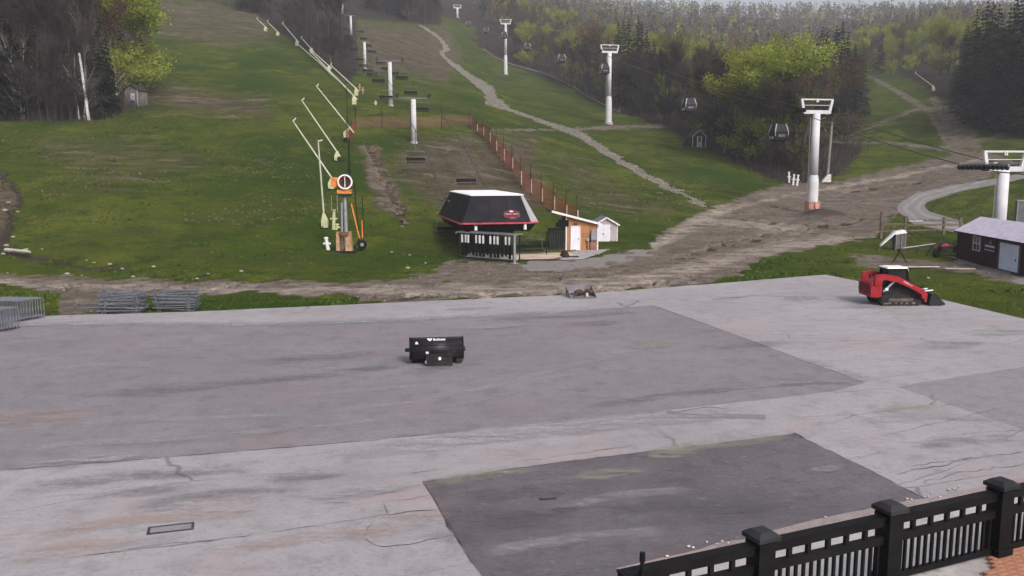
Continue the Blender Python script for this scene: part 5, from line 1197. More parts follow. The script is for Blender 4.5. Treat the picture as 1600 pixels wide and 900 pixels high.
# boards lying on the grass beside the shed yard
for (u, v, L_, rz, lab) in ((1440, 418, 2.6, .05, 'pale plank lying on the grass edge above the loader'), (1500, 421, 2.0, -.15, 'short pale plank lying before the maroon shed')):
    t = thing('plank', lab, 'plank', Pz(u, v, .02), rz); MB().box((0, 0, .06), (L_, .24, .05)).build('board', M('plank_pale', (.42, .39, .36), .8), t); MB().box((L_ * .2, .1, .02), (.1, .5, .05)).build('batten', wood, t)
lg = G(171, 252); lo = thing('log', 'dark log lying on the left meadow', 'log', lg, R(-25)); MB().cyl((-1.1, 0, .15), (1.1, 0, .12), .22, .16, 9).build('trunk', browns, lo); MB().bar((.2, 0, .2), (.6, .3, .45), .08).build('stub', browns, lo)
# pale stones along the brook, on the road edge and on the meadow
stones = [(8,330),(28,332),(14,318),(20,372),(10,385),(38,396),(66,391),(5,398),(135,408),(147,412),(172,414),(191,421),(105,429),(128,432),(208,434),(12,428),(240,418),(308,437),(325,429),(377,425),(612,395),(640,400),(637,420),(665,412),(95,452),(100,455),(1450,436),(563,230),(700,235),(1184,160)]
sm = [MB().rock((0, 0, 0), 1, .6, s_).mesh('stone', stonem) for s_ in range(5)]
for i, (u, v) in enumerate(stones):
    p = G(u, v); t = thing('stone', 'pale stone lying loose on the grass or along the brook', 'stone', p + Vector((0, 0, .05)), random.uniform(0, 6), 'pale stones on the meadow', random.uniform(.08, .19) * (1.6 if v < 410 and u < 60 else 1))
    link_mesh('rock', sm[i % 5], t)
wl = thing('log', 'white stripped log lying along the brook at the left edge', 'log', G(28, 395), R(-22)); MB().cyl((-1.3, 0, .18), (1.3, 0, .12), .15, .10, 8).build('trunk', M('bleached', (.36, .34, .30), .8), wl); MB().bar((.3, 0, .2), (.8, .25, .32), .07).build('stub', M('bleached', (.55, .52, .46)), wl)
# ------------------------------------------------------------------ loose rubble in the stony track, clods on the dirt
rub = MB(); rd = random.Random(4)
stx = np.nonzero((stone > .6).reshape(-1))[0]
for k in range(1800):
    i = rd.choice(stx); x, y, z = co[i]; 
    if y > 330: continue
    x += rd.uniform(-.5, .5); y += rd.uniform(-.5, .5); rub.rock((x, y, zg(x, y) - .22 * (stone.reshape(-1)[i] > .8) + .02), rd.uniform(.04, .14), .6, k)
o = rub.build('track_rubble', M('rubble_pale', (.22, .205, .18), .9, var=.4, scale=1)); tag(o, 'loose grey rubble filling the stony track', 'rubble', kind='stuff')
cl_ = MB(); dtx = np.nonzero((dirt > .6).reshape(-1))[0]
for k in range(1500):
    i = rd.choice(dtx); x, y, z = co[i]
    if y > 170: continue
    x += rd.uniform(-.4, .4); y += rd.uniform(-.3, .3); cl_.rock((x, y, zg(x, y) + .01), rd.uniform(.03, .10), .6, k)
o = cl_.build('road_clods', M('clod', (.15, .13, .12), .95, var=.5, scale=1)); tag(o, 'small clods and stones scattered over the dirt lane', 'rubble', kind='stuff')
er_ = MB()
ex = np.nonzero(((ero > .2) & (Y < 130)).reshape(-1))[0]
for k in range(260):
    i = rd.choice(ex); x, y, z = co[i]; er_.rock((x + rd.uniform(-.6, .6), y + rd.uniform(-.5, .5), z + .02), rd.uniform(.08, .28), .7, k)
o = er_.build('bank_rubble', M('bank_brown', (.115, .088, .062), .95, var=.5, scale=1)); tag(o, 'brown clods on the eroded bank right of the fan gun', 'rubble', kind='stuff')
# ------------------------------------------------------------------ grass tufts near the yard
gmat, nt, b = newmat('grass_blades'); q = NB(nt); rnd = q.noise(.35, q.pos(), 4)
q.l(q.mix(q.ramp(rnd, .35, .65), (.040, .080, .014), (.075, .095, .024)), b.inputs['Base Color']); b.inputs['Roughness'].default_value = .9; b.inputs['Specular IOR Level'].default_value = .02
gw = ((dirt < .25) & (gravel < .3) & (stone < .3) & (litter < .4) & (dry < .45) & (Y < 105)).reshape(-1)
gi = np.nonzero(gw)[0]; pick = rng.choice(gi, 42000); gp3 = co[pick] + np.stack([rng.uniform(-.25, .25, 42000), rng.uniform(-.2, .2, 42000), np.zeros(42000)], 1)
uu, vv = proj(gp3[:, 0], gp3[:, 1], gp3[:, 2]); keep = (~inside(uu, vv, EDGE + [(1950, 2000), (-420, 2000)])) & (uu > -60) & (uu < 1660)
gp3 = gp3[keep]; nG = len(gp3); an = rng.uniform(0, 2 * np.pi, nG); hh = rng.uniform(.03, .09, nG); ww = rng.uniform(.03, .08, nG)
ln = rng.uniform(-.08, .08, (nG, 2))
va = gp3 + np.stack([np.cos(an) * ww, np.sin(an) * ww, -.03 + 0 * an], 1); vb_ = gp3 - np.stack([np.cos(an) * ww, np.sin(an) * ww, .03 + 0 * an], 1); vc = gp3 + np.stack([ln[:, 0], ln[:, 1], hh], 1)
allv = np.stack([va, vb_, vc], 1).reshape(-1, 3); me = bpy.data.meshes.new('grass_tufts'); me.from_pydata(allv.tolist(), [], np.arange(nG * 3).reshape(-1, 3).tolist()); me.materials.append(gmat)
tag(link_mesh('grass_tufts', me), 'short green grass tufts on the lower meadow and verges', 'grass', kind='stuff')

# bleached dead grass and weeds scattered over the slopes
for nm, colA, colB, cnt_, cond, hr, lab in (('dead_grass', (.062, .057, .026), (.105, .095, .052), 17000, ((dirt < .4) & (gravel < .3) & (stone < .3) & (litter < .5) & (Y < 190) & (Y > 76)), (.05, .15), 'bleached dead grass wisps scattered over the slopes'),
                                    ('weeds', (.030, .060, .010), (.060, .085, .016), 11000, ((dirt < .3) & (gravel < .3) & (stone < .3) & (litter < .4) & (Y < 170)), (.06, .17), 'darker weed clumps scattered over the slopes')):
    m_, nt, b = newmat(nm + '_blades'); q = NB(nt); q.l(q.mix(q.ramp(q.noise(.5, q.pos(), 4), .35, .65), colA, colB), b.inputs['Base Color']); b.inputs['Roughness'].default_value = .9; b.inputs['Specular IOR Level'].default_value = .02
    wgt = (np.sin(X * .23 + 1.7 * np.sin(Y * .11)) * np.sin(Y * .19 + X * .07) + .8 * dry + .35 * nz1) if nm == 'dead_grass' else (np.sin(X * .31 + Y * .2) * np.sin(Y * .29) + .5 * nz1)
    gi = np.nonzero((cond & (wgt > .25)).reshape(-1))[0]; pk = rng.choice(gi, cnt_); g3 = co[pk] + np.stack([rng.uniform(-.5, .5, cnt_), rng.uniform(-.4, .4, cnt_), np.zeros(cnt_)], 1)
    uu, vv = proj(g3[:, 0], g3[:, 1], g3[:, 2]); kp_ = (~inside(uu, vv, EDGE + [(1950, 2000), (-420, 2000)])) & (uu > -60) & (uu < 1660); g3 = g3[kp_]; nG = len(g3)
    an = rng.uniform(0, 2 * np.pi, nG); hh = rng.uniform(*hr, nG); ww = rng.uniform(.06, .22, nG)
    va = g3 + np.stack([np.cos(an) * ww, np.sin(an) * ww, -.04 + 0 * an], 1); vb_ = g3 - np.stack([np.cos(an) * ww, np.sin(an) * ww, .04 + 0 * an], 1); vc = g3 + np.stack([rng.uniform(-.15, .15, nG), rng.uniform(-.05, .15, nG), hh], 1)
    me = bpy.data.meshes.new(nm); me.from_pydata(np.stack([va, vb_, vc], 1).reshape(-1, 3).tolist(), [], np.arange(nG * 3).reshape(-1, 3).tolist()); me.materials.append(m_)
    tag(link_mesh(nm, me), lab, 'grass', kind='stuff')
# hoses and fittings on the loader
MB().tube([(-.9, -.70, 1.5), (-.3, -.74, 1.62), (.5, -.70, 1.30), (1.2, -.62, .95), (1.5, -.4, .75)], .025, 5).build('hose', black, ldr)
MB().tube([(-.9, .70, 1.5), (-.3, .74, 1.62), (.5, .70, 1.30), (1.2, .62, .95), (1.5, .4, .75)], .025, 5).build('hose', black, ldr)
MB().cyl((-1.2, .3, 1.35), (-1.2, .3, 1.65), .05, n=8).build('exhaust', darkst, ldr)
for y in (-.36, .36): MB().box((.52, y, 1.86), (.06, .18, .09)).build('work_light', M('lamp_white', (.75, .75, .75)), ldr)
MB().box((-.05, -.885, .15), (1.7, .02, .10)).build('mud_skirt', M('mud', (.13, .11, .095), .95), ldr)
# ------------------------------------------------------------------ trees
def leafmat(name, c1, c2, thin=0.0):
    m, nt, b = newmat(name); q = NB(nt)
    oi = q.n('ShaderNodeObjectInfo').outputs['Random']
    f = q.ramp(q.noise(.55, q.pos(), 4), .32, .68)
    col = q.mix(f, c1, c2)
    hsv = q.n('ShaderNodeHueSaturation'); q.l(col, hsv.inputs['Color']); q.l(q.m('ADD', .78, q.m('MULTIPLY', oi, .45)), hsv.inputs['Value']); q.l(q.m('ADD', .485, q.m('MULTIPLY', oi, .03)), hsv.inputs['Hue'])
    q.l(hsv.outputs[0], b.inputs['Base Color']); b.inputs['Roughness'].default_value = .9; b.inputs['Specular IOR Level'].default_value = .0
    if thin:
        tl = q.n('ShaderNodeBsdfTranslucent'); q.l(hsv.outputs[0], tl.inputs['Color']); ms = q.n('ShaderNodeMixShader'); ms.inputs[0].default_value = thin
        q.l(b.outputs[0], ms.inputs[1]); q.l(tl.outputs[0], ms.inputs[2]); q.l(ms.outputs[0], nt.nodes['Material Output'].inputs[0])
    return m
m_spruce = leafmat('spruce_needles', (.0075, .0105, .0085), (.016, .021, .015))
m_green = leafmat('fresh_green_leaves', (.215, .24, .030), (.33, .36, .062), .45)
m_yell = leafmat('yellow_green_buds', (.10, .115, .028), (.16, .17, .045), .4)
m_redb = leafmat('red_buds', (.10, .056, .038), (.15, .088, .055), .35)
m_twig = leafmat('bare_twigs', (.046, .038, .036), (.082, .069, .066))
m_twigd = leafmat('dark_twigs', (.022, .018, .020), (.042, .035, .037))
bark = M('bark_grey', (.075, .064, .060), .9, var=.4, scale=3, stretch=(1, 1, .3))
barkd = M('bark_dark', (.032, .027, .027), .9, var=.4, scale=3)
birch = M('bark_birch', (.40, .37, .33), .8, var=.35, scale=2.5, stretch=(1, 1, .5), dirt=(.12, .10, .09))

def spruce_proto(seed, H=18, Rb=2.9, lo=.10):
    rd = random.Random(seed); tr = MB().cyl((0, 0, 0), (0, 0, H * .97), .24, .03, 8)
    vs_, fs_ = [], []
    nl = 30
    for L in range(nl):
        f = L / (nl - 1); z = H * (lo + (1 - lo) * f); rad = Rb * (1 - f) ** .85 * rd.uniform(.8, 1.15) + .15
        nb = max(5, int(9 * (1 - f) + 4))
        for b_ in range(nb):
            a = rd.uniform(0, 2 * math.pi); ln = rad * rd.uniform(.7, 1.12); droop = rd.uniform(.18, .42) * ln
            if rd.random() < .08: continue
            ca, sa_ = math.cos(a), math.sin(a); nq = max(3, int(ln / .28))
            for k in range(nq):
                s_ = (k + .6) / nq; r_ = ln * s_; zz = z - droop * s_ ** 1.4 + rd.uniform(-.08, .08); wd = (.55 * (1 - s_ * .6)) * rd.uniform(.7, 1.2) * (ln / 2.2 + .35); tl = ln / nq * 1.3
                px, py = ca * r_, sa_ * r_; tx, ty = -sa_, ca; o = len(vs_); hang = rd.uniform(.12, .4)
                jx = rd.uniform(-.1, .1)
                vs_ += [(px + tx * wd * .5 + jx, py + ty * wd * .5, zz - hang), (px - tx * wd * .5, py - ty * wd * .5 + jx, zz - hang * rd.uniform(.5, 1.2)), (px + ca * tl, py + sa_ * tl, zz - hang * .4), (px - ca * tl * .3, py - sa_ * tl * .3, zz + .06)]
                fs_ += [(o, o + 2, o + 3), (o + 1, o + 3, o + 2)]
    cr = MB(); cr.v = vs_; cr.f = fs_
    return tr, cr
def decid_proto(seed, H=17, spread=.36, leaves=0, leafsize=.22, twigs=2600, clear=.35, trunks=1, lean=0.0, r0=.2, side=8, low=.3):
    rd = random.Random(seed); tr = MB(); ends = []
    def grow(p, d, L, r, lev):
        segs = 3 if lev < 2 else 2; q_ = p
        for k in range(segs):
            d = (d + Vector((rd.gauss(0, .10), rd.gauss(0, .10), rd.uniform(0, .10)))).normalized()
            n_ = q_ + d * (L / segs); r2 = r * (1 - .28 * (k + 1) / segs)
            tr.cyl(q_, n_, r, r2, 7 if lev == 0 else (5 if lev == 1 else 3), False); 
            if lev >= 2: ends.append((q_.lerp(n_, .5), d, lev))
            q_ = n_; r = r2
            if lev < 3 and (k > 0 or lev > 0):
                for _ in range(2 if lev < 2 else 1):
                    a = rd.uniform(0, 2 * math.pi); sd_ = Vector((math.cos(a), math.sin(a), 0)); nd = (d * rd.uniform(.6, 1.0) + sd_ * rd.uniform(.5, 1.0) * spread * 2.2).normalized()
                    grow(q_, nd, L * rd.uniform(.45, .68), r * .55, lev + 1)
        if lev < 3: grow(q_, (d + Vector((rd.gauss(0, .2), rd.gauss(0, .2), .1))).normalized(), L * .62, r * .8, lev + 1)
        else: ends.append((q_, d, lev))
    for t_ in range(trunks):
        off = Vector((rd.uniform(-.5, .5), rd.uniform(-.5, .5), 0)) * (trunks > 1)
        d0 = Vector((lean + rd.gauss(0, .04) + off.x * .2, rd.gauss(0, .04) + off.y * .2, 1)).normalized()
        top = off + d0 * H * clear; mid = off + d0 * H * clear * .5 + Vector((rd.gauss(0, .1), rd.gauss(0, .1), 0))
        tr.cyl(off, mid, r0, r0 * .9, 8, False); tr.cyl(mid, top, r0 * .9, r0 * .8, 8, False)
        for _ in range(side):
            h = rd.uniform(low, 1.0); a = rd.uniform(0, 6.283); p_ = off.lerp(top, h); grow(p_, Vector((math.cos(a), math.sin(a), rd.uniform(.25, .9))).normalized(), H * rd.uniform(.10, .20), r0 * .3, 2)
        grow(top, d0, H * .36, r0 * .78, 0)
    zmax = max(v[2] for v in tr.v); k_ = H / zmax
    tr.v = [(v[0] * k_, v[1] * k_, v[2] * k_) for v in tr.v]; ends = [(e[0] * k_, e[1], e[2]) for e in ends]
    cr = MB(); vs_, fs_ = [], []
    for _ in range(twigs):
        p, d, lv = rd.choice(ends); dd_ = (d + Vector((rd.gauss(0, .6), rd.gauss(0, .6), rd.gauss(.15, .5)))).normalized(); L = rd.uniform(.4, 1.1); w_ = rd.uniform(.012, .03)
        s_ = dd_.cross(Vector((rd.gauss(0, 1), rd.gauss(0, 1), rd.gauss(0, 1)))).normalized() * w_; b_ = p + Vector((rd.gauss(0, .25), rd.gauss(0, .25), rd.gauss(0, .25))); o = len(vs_)
        vs_ += [tuple(b_ + s_), tuple(b_ - s_), tuple(b_ + dd_ * L)]; fs_.append((o, o + 1, o + 2))
    nt_ = len(fs_)
    for _ in range(leaves):
        p, d, lv = rd.choice(ends); c_ = p + Vector((rd.gauss(0, .5), rd.gauss(0, .5), rd.gauss(0, .42))); a = Vector((rd.gauss(0, 1), rd.gauss(0, 1), rd.gauss(0, 1))).normalized(); b_ = a.cross(Vector((rd.gauss(0, 1), rd.gauss(0, 1), rd.gauss(0, 1)))).normalized()
        s_ = leafsize * rd.uniform(.5, 1.3); o = len(vs_); vs_ += [tuple(c_ + a * s_), tuple(c_ + b_ * s_ * .7), tuple(c_ - a * s_), tuple(c_ - b_ * s_ * .7)]; fs_.append((o, o + 1, o + 2, o + 3))
    cr.v = vs_; cr.f = fs_
    return tr, cr, nt_
def mk(tr, cr, bm, ms, nt_=None):
    a = tr.mesh('trunk', bm); c_ = cr.mesh('crown', ms)
    if nt_ is not None and len(ms) > 1: c_.polygons.foreach_set('material_index', [0 if i < nt_ else 1 for i in range(len(cr.f))])
    return a, c_
PROT = {'spruce': [mk(*spruce_proto(s_, 18, w_, lo), barkd, [m_spruce]) for s_, w_, lo in ((1, 2.6, .08), (2, 3.1, .14), (3, 2.2, .05), (4, 2.8, .22))]}
def dset(n_, seed, bm, leafm, twig, **k): 
    r_ = []
    for i in range(n_):
        tr, cr, nt_ = decid_proto(seed + i, **k); r_.append(mk(tr, cr, bm, [twig, leafm] if leafm else [twig], nt_))
    return r_
PROT['bare'] = dset(4, 20, bark, None, m_twig, twigs=5200, spread=.30, side=14, low=.3)
PROT['dark'] = dset(3, 30, barkd, None, m_twigd, twigs=5200, spread=.26, clear=.40, side=14, low=.35)
PROT['green'] = dset(3, 40, bark, m_green, m_twig, twigs=900, leaves=11000, leafsize=.15, spread=.38, clear=.28, side=16, low=.25)
PROT['yellow'] = dset(2, 50, bark, m_yell, m_twig, twigs=1600, leaves=3200, leafsize=.17, spread=.36, side=12)
PROT['red'] = dset(2, 60, bark, m_redb, m_twig, twigs=2200, leaves=2600, leafsize=.15, spread=.34, side=12)
PROT['birch'] = dset(2, 70, birch, m_yell, m_twig, twigs=1600, leaves=500, leafsize=.14, spread=.26, trunks=2, r0=.15, lean=.05)
NAMES = {'spruce': ('spruce_tree', 'dark green spruce'), 'bare': ('bare_tree', 'grey bare tree'), 'dark': ('bare_tree', 'dark bare tree'), 'green': ('leafy_tree', 'fresh light green leafy tree'), 'yellow': ('budding_tree', 'yellow green budding tree'), 'red': ('budding_tree', 'russet budding tree'), 'birch': ('birch_tree', 'white stemmed birch tree')}
tcount = {}
def spot(where, x, y):
    u, v = proj(x, y, zg(x, y)); far = ''
    def pick(tab):
        for lim, txt in tab:
            if u < lim: return txt
        return tab[-1][1]
    if where == W1: return pick(((35, 'at the far left of the left wood'), (110, 'in the middle of the left wood'), (150, 'behind the leaning white pole'), (999, 'beside the grey hut'))) + (', deep in' if y > 155 else '')
    if where == W2: return 'in the narrow wood ' + pick(((450, 'at its upper corner'), (500, 'along the pipe, upper part'), (530, 'along the pipe, lower part'), (999, 'at its lower tip')))
    if where == W3: return 'at the head of the chairlift trail, ' + pick(((600, 'left part'), (650, 'middle part'), (999, 'by the stony track')))
    if where == W4: return 'at the top of the left trail' + (', right corner' if u > 370 else '')
    if where == W6: return pick(((1440, 'at the head of the right trail'), (1500, 'behind the right trail lance'), (1550, 'in the right wood, left part'), (9999, 'at the right frame edge'))) + (', far back' if y > 230 else '')
    return pick(((800, 'left of the thin gondola tower'), (870, 'right of the thin gondola tower'), (940, 'left of the spruce tower'), (1030, 'behind the spruce tower'), (1085, 'left of the tiny black hut'), (1140, 'behind the tiny black hut'), (1200, 'left of the low cabin'), (1260, 'right of the low cabin'), (9999, 'right of the padded tower'))) + (', far back' if v < edge_v(min(u, 1325)) - 35 else (', deep in' if v < edge_v(min(u, 1325)) - 12 else ', at the wood edge'))
W1 = 'w1'; W2 = 'w2'; W3 = 'w3'; W4 = 'w4'; W5 = 'w5'; W6 = 'w6'
eu = [745, 765, 800, 850, 900, 960, 1010, 1060, 1110, 1150, 1200, 1245, 1290, 1325]; ev = [66, 82, 98, 116, 142, 172, 188, 205, 228, 248, 276, 284, 274, 240]
def edge_v(u): return float(np.interp(u, eu, ev))
def tree(kind, x, y, H, where, sx=1.0, label=None):
    if (abs(x - chx(y)) < 7 and y < 460) or (abs(x - gx(y)) < 10 and y < 640): return None
    if label: random.seed(sum(map(ord, label)))
    nm, lb = NAMES[kind]; i = tcount.get(kind, 0); tcount[kind] = i + 1
    tr, cr = PROT[kind][i % len(PROT[kind])] if label is None else random.choice(PROT[kind])
    k_ = H / 18.0 if kind == 'spruce' else H / 17.0
    place = spot(where, x, y); sz = 'tall ' if H > 17.5 else ('short ' if H < 14.5 else '')
    t = thing(nm, label or f'{sz}{lb} {place}', 'tree', (x, y, zg(x, y) - .3), random.uniform(0, 6.28), None if label else f'{lb}s {place}', (k_ * sx * random.uniform(.9, 1.1), k_ * sx * random.uniform(.9, 1.1), k_))
    link_mesh('trunk', tr, t); link_mesh('crown', cr, t); return t
def at(u, d): return (u - 800) / FPX * d * 1.0
def tpx(kind, u, v, top, where, sx=1.0, label=None):
    """a tree whose foot and top are seen in the photograph"""
    p = G(u, v); tree(kind, p.x, p.y, max(4, (v - top) * p.y / FPX), where, sx, label)
# --- left wood
for u, v, top, kind, sx in ((8,186,-60,'spruce',1.1),(30,184,-50,'spruce',1.0),(-25,190,-60,'spruce',1.1),(52,180,-30,'spruce',.9),(160,182,15,'spruce',1.0),(172,176,60,'spruce',.9),(150,186,40,'spruce',.8),(62,188,-20,'dark',.8),(85,186,-30,'bare',.8),(98,188,-10,'dark',.7),(112,186,-20,'bare',.7),(120,189,-30,'dark',.7),(133,188,10,'bare',.7),(70,178,-40,'red',.9),(105,176,-40,'red',.9),(45,190,-20,'dark',.7),(130,180,-30,'yellow',.8),(88,190,60,'dark',.6),(75,189,40,'bare',.6),(110,190,40,'dark',.6),(160,170,-20,'red',.8),(20,178,-60,'dark',.8),(38,176,-70,'yellow',.9)):
    tpx(kind, u, v, top, W1, sx)
tpx('birch', 178, 170, 25, W1, .9, 'pale forked birch with bare limbs left of the grey hut')
tpx('birch', 38, 186, 10, W1, .7, 'thin pale birch stem among dark spruces at far left')
tpx('birch', 128, 186, -10, W1, .7, 'thin pale birch stem behind the leaning white pole')
tpx('green', 216, 150, -20, W1, 1.4, 'bright lime green tree above the grey hut, nearest the trail')
tpx('green', 194, 160, -30, W1, 1.3, 'bright lime green tree left of and behind the hut tree')
tpx('green', 230, 138, -45, W1, 1.25, 'bright lime green tree farthest right beside the left trail')
tpx('green', 168, 168, -50, W1, .85, 'lime green tree just left of the grey hut, before the spruces')
tpx('green', 150, 166, -70, W1, .9, 'lime green tree deeper in the left wood beside the russet ones')
for k in range(34):
    d = random.uniform(150, 250); u = random.uniform(-160, 205 - (d - 150) * .1)
    tree(random.choice(['dark', 'bare', 'bare', 'red', 'yellow', 'spruce', 'green']), at(u, d), d, random.uniform(15, 21), W1)
# --- narrow wood beside the chairlift
for u, v, top in ((548,128,-20),(541,122,-25),(533,116,-25),(545,110,-40),(526,108,-30),(536,102,-40),(517,100,-30),(509,94,-35),(528,92,-50),(498,86,-35),(546,90,-40),(489,80,-35),(515,82,-40),(478,72,-35),(500,74,-50),(468,64,-40),(458,56,-40),(490,62,-50),(536,70,-60),(520,60,-60),(448,48,-45),(474,52,-60),(505,50,-60),(540,50,-60),(438,40,-45),(460,40,-60),(425,30,-45),(412,24,-45),(400,18,-50)):
    tpx(random.choice(['bare', 'bare', 'dark']), u + random.uniform(-3, 3), v, top + random.uniform(-8, 8), W2, .8)
tpx('green', 554, 130, 78, W2, .75, 'small yellow green shrub like tree at the lower tip of the narrow wood')
for k in range(46):
    u = random.uniform(566, 682); ve = np.interp(u, [560, 600, 650, 690], [10, 24, 36, 28]); tpx(random.choice(['dark', 'dark', 'bare', 'spruce']), u, ve - abs(random.gauss(0, 8)), -40, W3, .9)
for u, v in ((676, 36), (683, 34), (664, 38), (640, 36)): tpx('bare', u, v, -25, W3, 1.1)
for k in range(22): tpx(random.choice(['spruce', 'spruce', 'dark']), random.uniform(378, 425), random.uniform(2, 22), -60, W4, 1.0)
for k in range(26):
    d = random.uniform(330, 420); u = random.uniform(180, 400); tree(random.choice(['dark', 'dark', 'spruce']), at(u, d), d, random.uniform(14, 18), W4)
# --- big wood right of the gondola meadow
for k in range(120):
    u = random.uniform(750, 1328); v = edge_v(u) - abs(random.gauss(0, 7)) - 1; p = G(u, v)
    if 1120 < u < 1250 and random.random() < .3: continue
    kind = random.choice(['bare', 'bare', 'dark', 'dark', 'dark', 'red', 'yellow'])
    tree(kind, p.x, p.y, random.uniform(13, 18), W5, .85)
for u, dv, H_, sx in ((965,10,24,1.0),(980,8,25,1.05),(995,8,25,1.0),(1008,10,23,1.0),(1020,12,20,1.0),(972,22,24,1),(1000,22,24,1),(950,14,19,.9),(1268,45,22,1.0),(1285,60,23,1.05),(1300,55,24,1.0),(1318,50,22,1.0),(1330,45,19,1.0),(1345,58,17,.9),(1278,75,24,1),(1310,78,24,1),(1255,60,20,.9),(870,28,18,.9)):
    p = G(u, edge_v(min(u, 1325)) - dv); tree('spruce', p.x, p.y, H_, W5, sx)
for u, v, top, lab in ((1212, 262, 66, 'broad bright green tree at the wood edge between padded tower and low cabin'), (1178, 250, 86, 'bright green tree at the wood edge just left of the low cabin'), (1155, 240, 85, 'tall bright green tree in the wood, left of three around the low cabin'), (1195, 246, 62, 'tallest bright green tree in the wood behind the low gondola cabin'), (1228, 262, 100, 'bright green tree in the wood nearest the padded tower'), (1130, 222, 95, 'slim bright green tree left of the other green ones')):
    tpx('green', u, v, top, W5, 1.25, lab)
tpx('green', 823, 104, 36, W5, 1.1, 'round yellow green tree right of the thin gondola tower')
tpx('yellow', 1060, 170, 50, W5, 1.15, 'pale yellow green tree standing above the brown wood')
tpx('red', 1165, 226, 72, W5, 1.05, 'orange russet tree among the bright green ones')
tpx('red', 932, 150, 38, W5, 1.15, 'orange russet tree left of the tall spruces')
tpx('birch', 1196, 262, 150, W5, .9, 'pale crooked birch stem below the low gondola cabin'); tpx('birch', 1168, 250, 160, W5, .8, 'thin pale birch stem left of the crooked one')
for k in range(150):
    u = random.uniform(752, 1345); p = G(u, edge_v(min(u, 1325)) - 2); d = p.y + random.uniform(12, 190)
    kind = random.choice(['bare', 'bare', 'yellow', 'yellow', 'red', 'green', 'green', 'spruce'] if d > 200 else ['bare', 'dark', 'yellow', 'red'])
    tree(kind, at(u, d), d, random.uniform(14, 20), W5)
# --- right trail and right wood
for u, v, top, sx in ((1500,176,50,1),(1515,185,20,1),(1530,192,10,1.05),(1548,200,15,1.05),(1565,204,20,1.1),(1585,207,-10,1.1),(1600,210,-5,1.1),(1625,215,0,1.1),(1488,165,80,.9),(1540,180,10,1),(1575,190,0,1),(1505,150,40,1)):
    tpx('spruce', u, v, top, W6, sx)
for k in range(56):
    u = random.uniform(1390, 1640); ve = float(np.interp(u, [1390, 1430, 1470, 1500, 1560, 1640], [98, 112, 130, 160, 195, 210])); p = G(u, ve - 3); d = p.y + abs(random.gauss(0, 45))
    tree(random.choice(['dark', 'bare', 'yellow', 'spruce', 'spruce', 'green'] if u > 1470 else ['dark', 'bare', 'yellow', 'yellow', 'green']), at(u, d), d, random.uniform(13, 19), W6)
for k in range(30):
    u = random.uniform(1320, 1420); d = random.uniform(330, 460); tree(random.choice(['bare', 'yellow', 'dark', 'green', 'spruce']), at(u, d), d, random.uniform(13, 18), W6)
# --- far forest on the mountain, one mass
mats_f = [m_spruce, m_twig, m_yell, m_green, m_redb, m_twigd]
vs_, fs_, mi = [], [], []; rd = random.Random(77)
nf = 0
for _ in range(20000):
    d = 370 + 700 * rd.random() ** .75; t_ = rd.uniform(-.75, .75); x = t_ * d; u = 800 + t_ * FPX
    if d < 560 and u < 690: 
        if not (180 < u < 560 and d > 400) and not (u > 560 and d > 430): continue
    if 1340 < u < 1440 and d < 420: continue
    if abs(x - gx(d)) < 20 and d < 660: continue
    if abs(x - chx(d)) < 9 and d < 480: continue
    if nf >= 7500: break
    z = zg(x, d) - .5
    nf += 1
    H = rd.uniform(12, 18); r_ = rd.choices([0, 1, 2, 3, 4, 5], [13, 34, 20, 9, 12, 12])[0]
    nb = 50 if d < 600 else 30
    for k in range(nb):
        s_ = rd.random() ** .8
        if r_ == 0: hz = s_; rad = 2.4 * (1 - hz) + .2
        else: hz = .3 + .7 * s_; rad = 3.0 * math.sin(math.pi * min(1, .12 + hz * .84)) + .3
        a = rd.uniform(0, 6.283); q_ = rad * rd.random() ** .5; cx_, cy_, cz_ = x + math.cos(a) * q_, d + math.sin(a) * q_, z + H * hz
        sz = rd.uniform(.35, .85); a2 = rd.uniform(0, 6.283); o = len(vs_)
        vs_ += [(cx_ - math.cos(a2) * sz, cy_ - math.sin(a2) * sz, cz_ - sz * .4), (cx_ + math.cos(a2) * sz, cy_ + math.sin(a2) * sz, cz_ - sz * rd.uniform(.1, .8)), (cx_ + rd.uniform(-.3, .3), cy_ + rd.uniform(-.3, .3), cz_ + sz)]
        fs_.append((o, o + 1, o + 2)); mi.append(r_)
    o = len(vs_); vs_ += [(x - .15, d, z), (x + .15, d, z), (x, d, z + H * .8)]; fs_.append((o, o + 1, o + 2)); mi.append(5)
me = bpy.data.meshes.new('mountain_forest'); me.from_pydata(vs_, [], fs_)
for m_ in mats_f: me.materials.append(m_)
me.polygons.foreach_set('material_index', mi); tag(link_mesh('mountain_forest', me), 'hazy mixed forest covering the mountain behind', 'forest', kind='stuff')
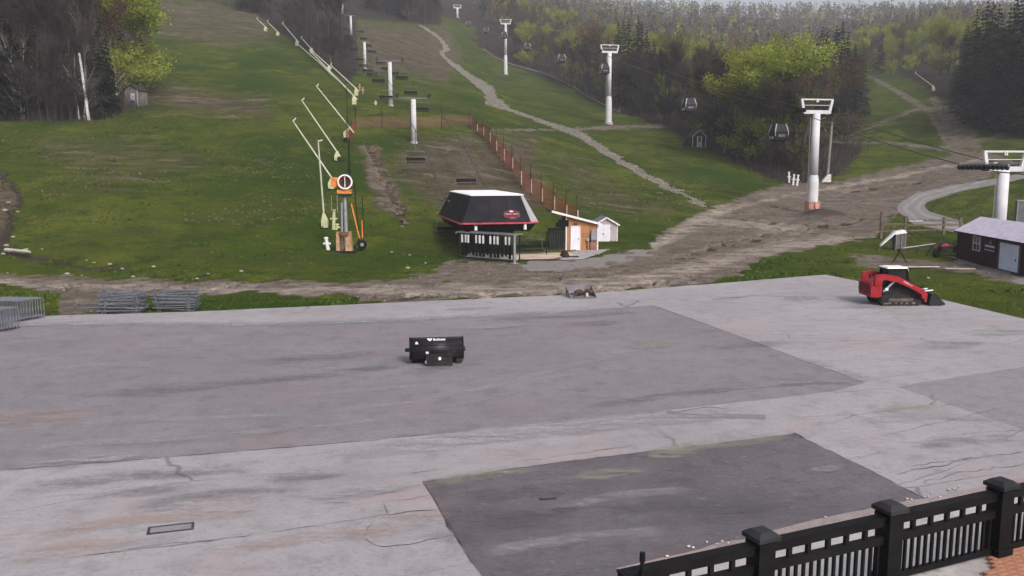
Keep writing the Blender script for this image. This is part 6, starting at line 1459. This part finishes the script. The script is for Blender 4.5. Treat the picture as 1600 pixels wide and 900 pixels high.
# undergrowth along the wood edges
ug_v, ug_f = [], []
for _ in range(5200):
    k = rd.random()
    if k < .55: u = rd.uniform(730, 1340); v = edge_v(min(u, 1325)) - abs(rd.gauss(0, 9))
    elif k < .75: u = rd.uniform(-20, 200); v = 187 - abs(rd.gauss(0, 8)) - max(0, u - 150) * .4
    else: u = rd.uniform(1440, 1620); v = float(np.interp(u, [1440, 1500, 1560, 1620], [128, 180, 205, 215])) - abs(rd.gauss(0, 9))
    ug_v.append((u, v))
uv_ = np.array(ug_v); hits = []
tgrid = (uv_[:, 0] - 800) / FPX
for (u, v) in ug_v[::4]:
    p = G(u, v)
    for j in range(4): hits.append((p.x + rd.gauss(0, 1.5), p.y + rd.gauss(0, 1.5)))
hx = np.array(hits); hz_ = zt(hx[:, 0], hx[:, 1]); vs_, fs_ = [], []
for (x, y), z in zip(hits, hz_):
    for k in range(5):
        a = rd.uniform(0, 6.283); L = rd.uniform(.5, 2.2); w_ = rd.uniform(.02, .05); o = len(vs_); lx, ly = rd.gauss(0, .5), rd.gauss(0, .5); bx_, by_ = x + rd.gauss(0, .4), y + rd.gauss(0, .4)
        vs_ += [(bx_ - w_ * math.cos(a), by_ - w_ * math.sin(a), z - .1), (bx_ + w_ * math.cos(a), by_ + w_ * math.sin(a), z - .1), (bx_ + lx, by_ + ly, z + L)]; fs_.append((o, o + 1, o + 2))
me = bpy.data.meshes.new('brushwood'); me.from_pydata(vs_, [], fs_); me.materials.append(m_twig); tag(link_mesh('brushwood', me), 'thin bare brush growing along the wood edges', 'brush', kind='stuff')

# ------------------------------------------------------------------ haze
HZ = MB().box((0, 720, 139), (4200, 1640, 282)); hm = bpy.data.materials.new('haze_air'); hm.use_nodes = True; hn = hm.node_tree; hn.nodes.remove(hn.nodes['Principled BSDF'])
pvn = hn.nodes.new('ShaderNodeVolumePrincipled'); pvn.inputs['Color'].default_value = (.86, .87, .95, 1); pvn.inputs['Density'].default_value = .00035; pvn.inputs['Anisotropy'].default_value = 0.0
hn.links.new(pvn.outputs[0], hn.nodes['Material Output'].inputs['Volume'])
tag(HZ.build('haze', hm), 'thin evening haze over the slopes', 'haze', kind='stuff')
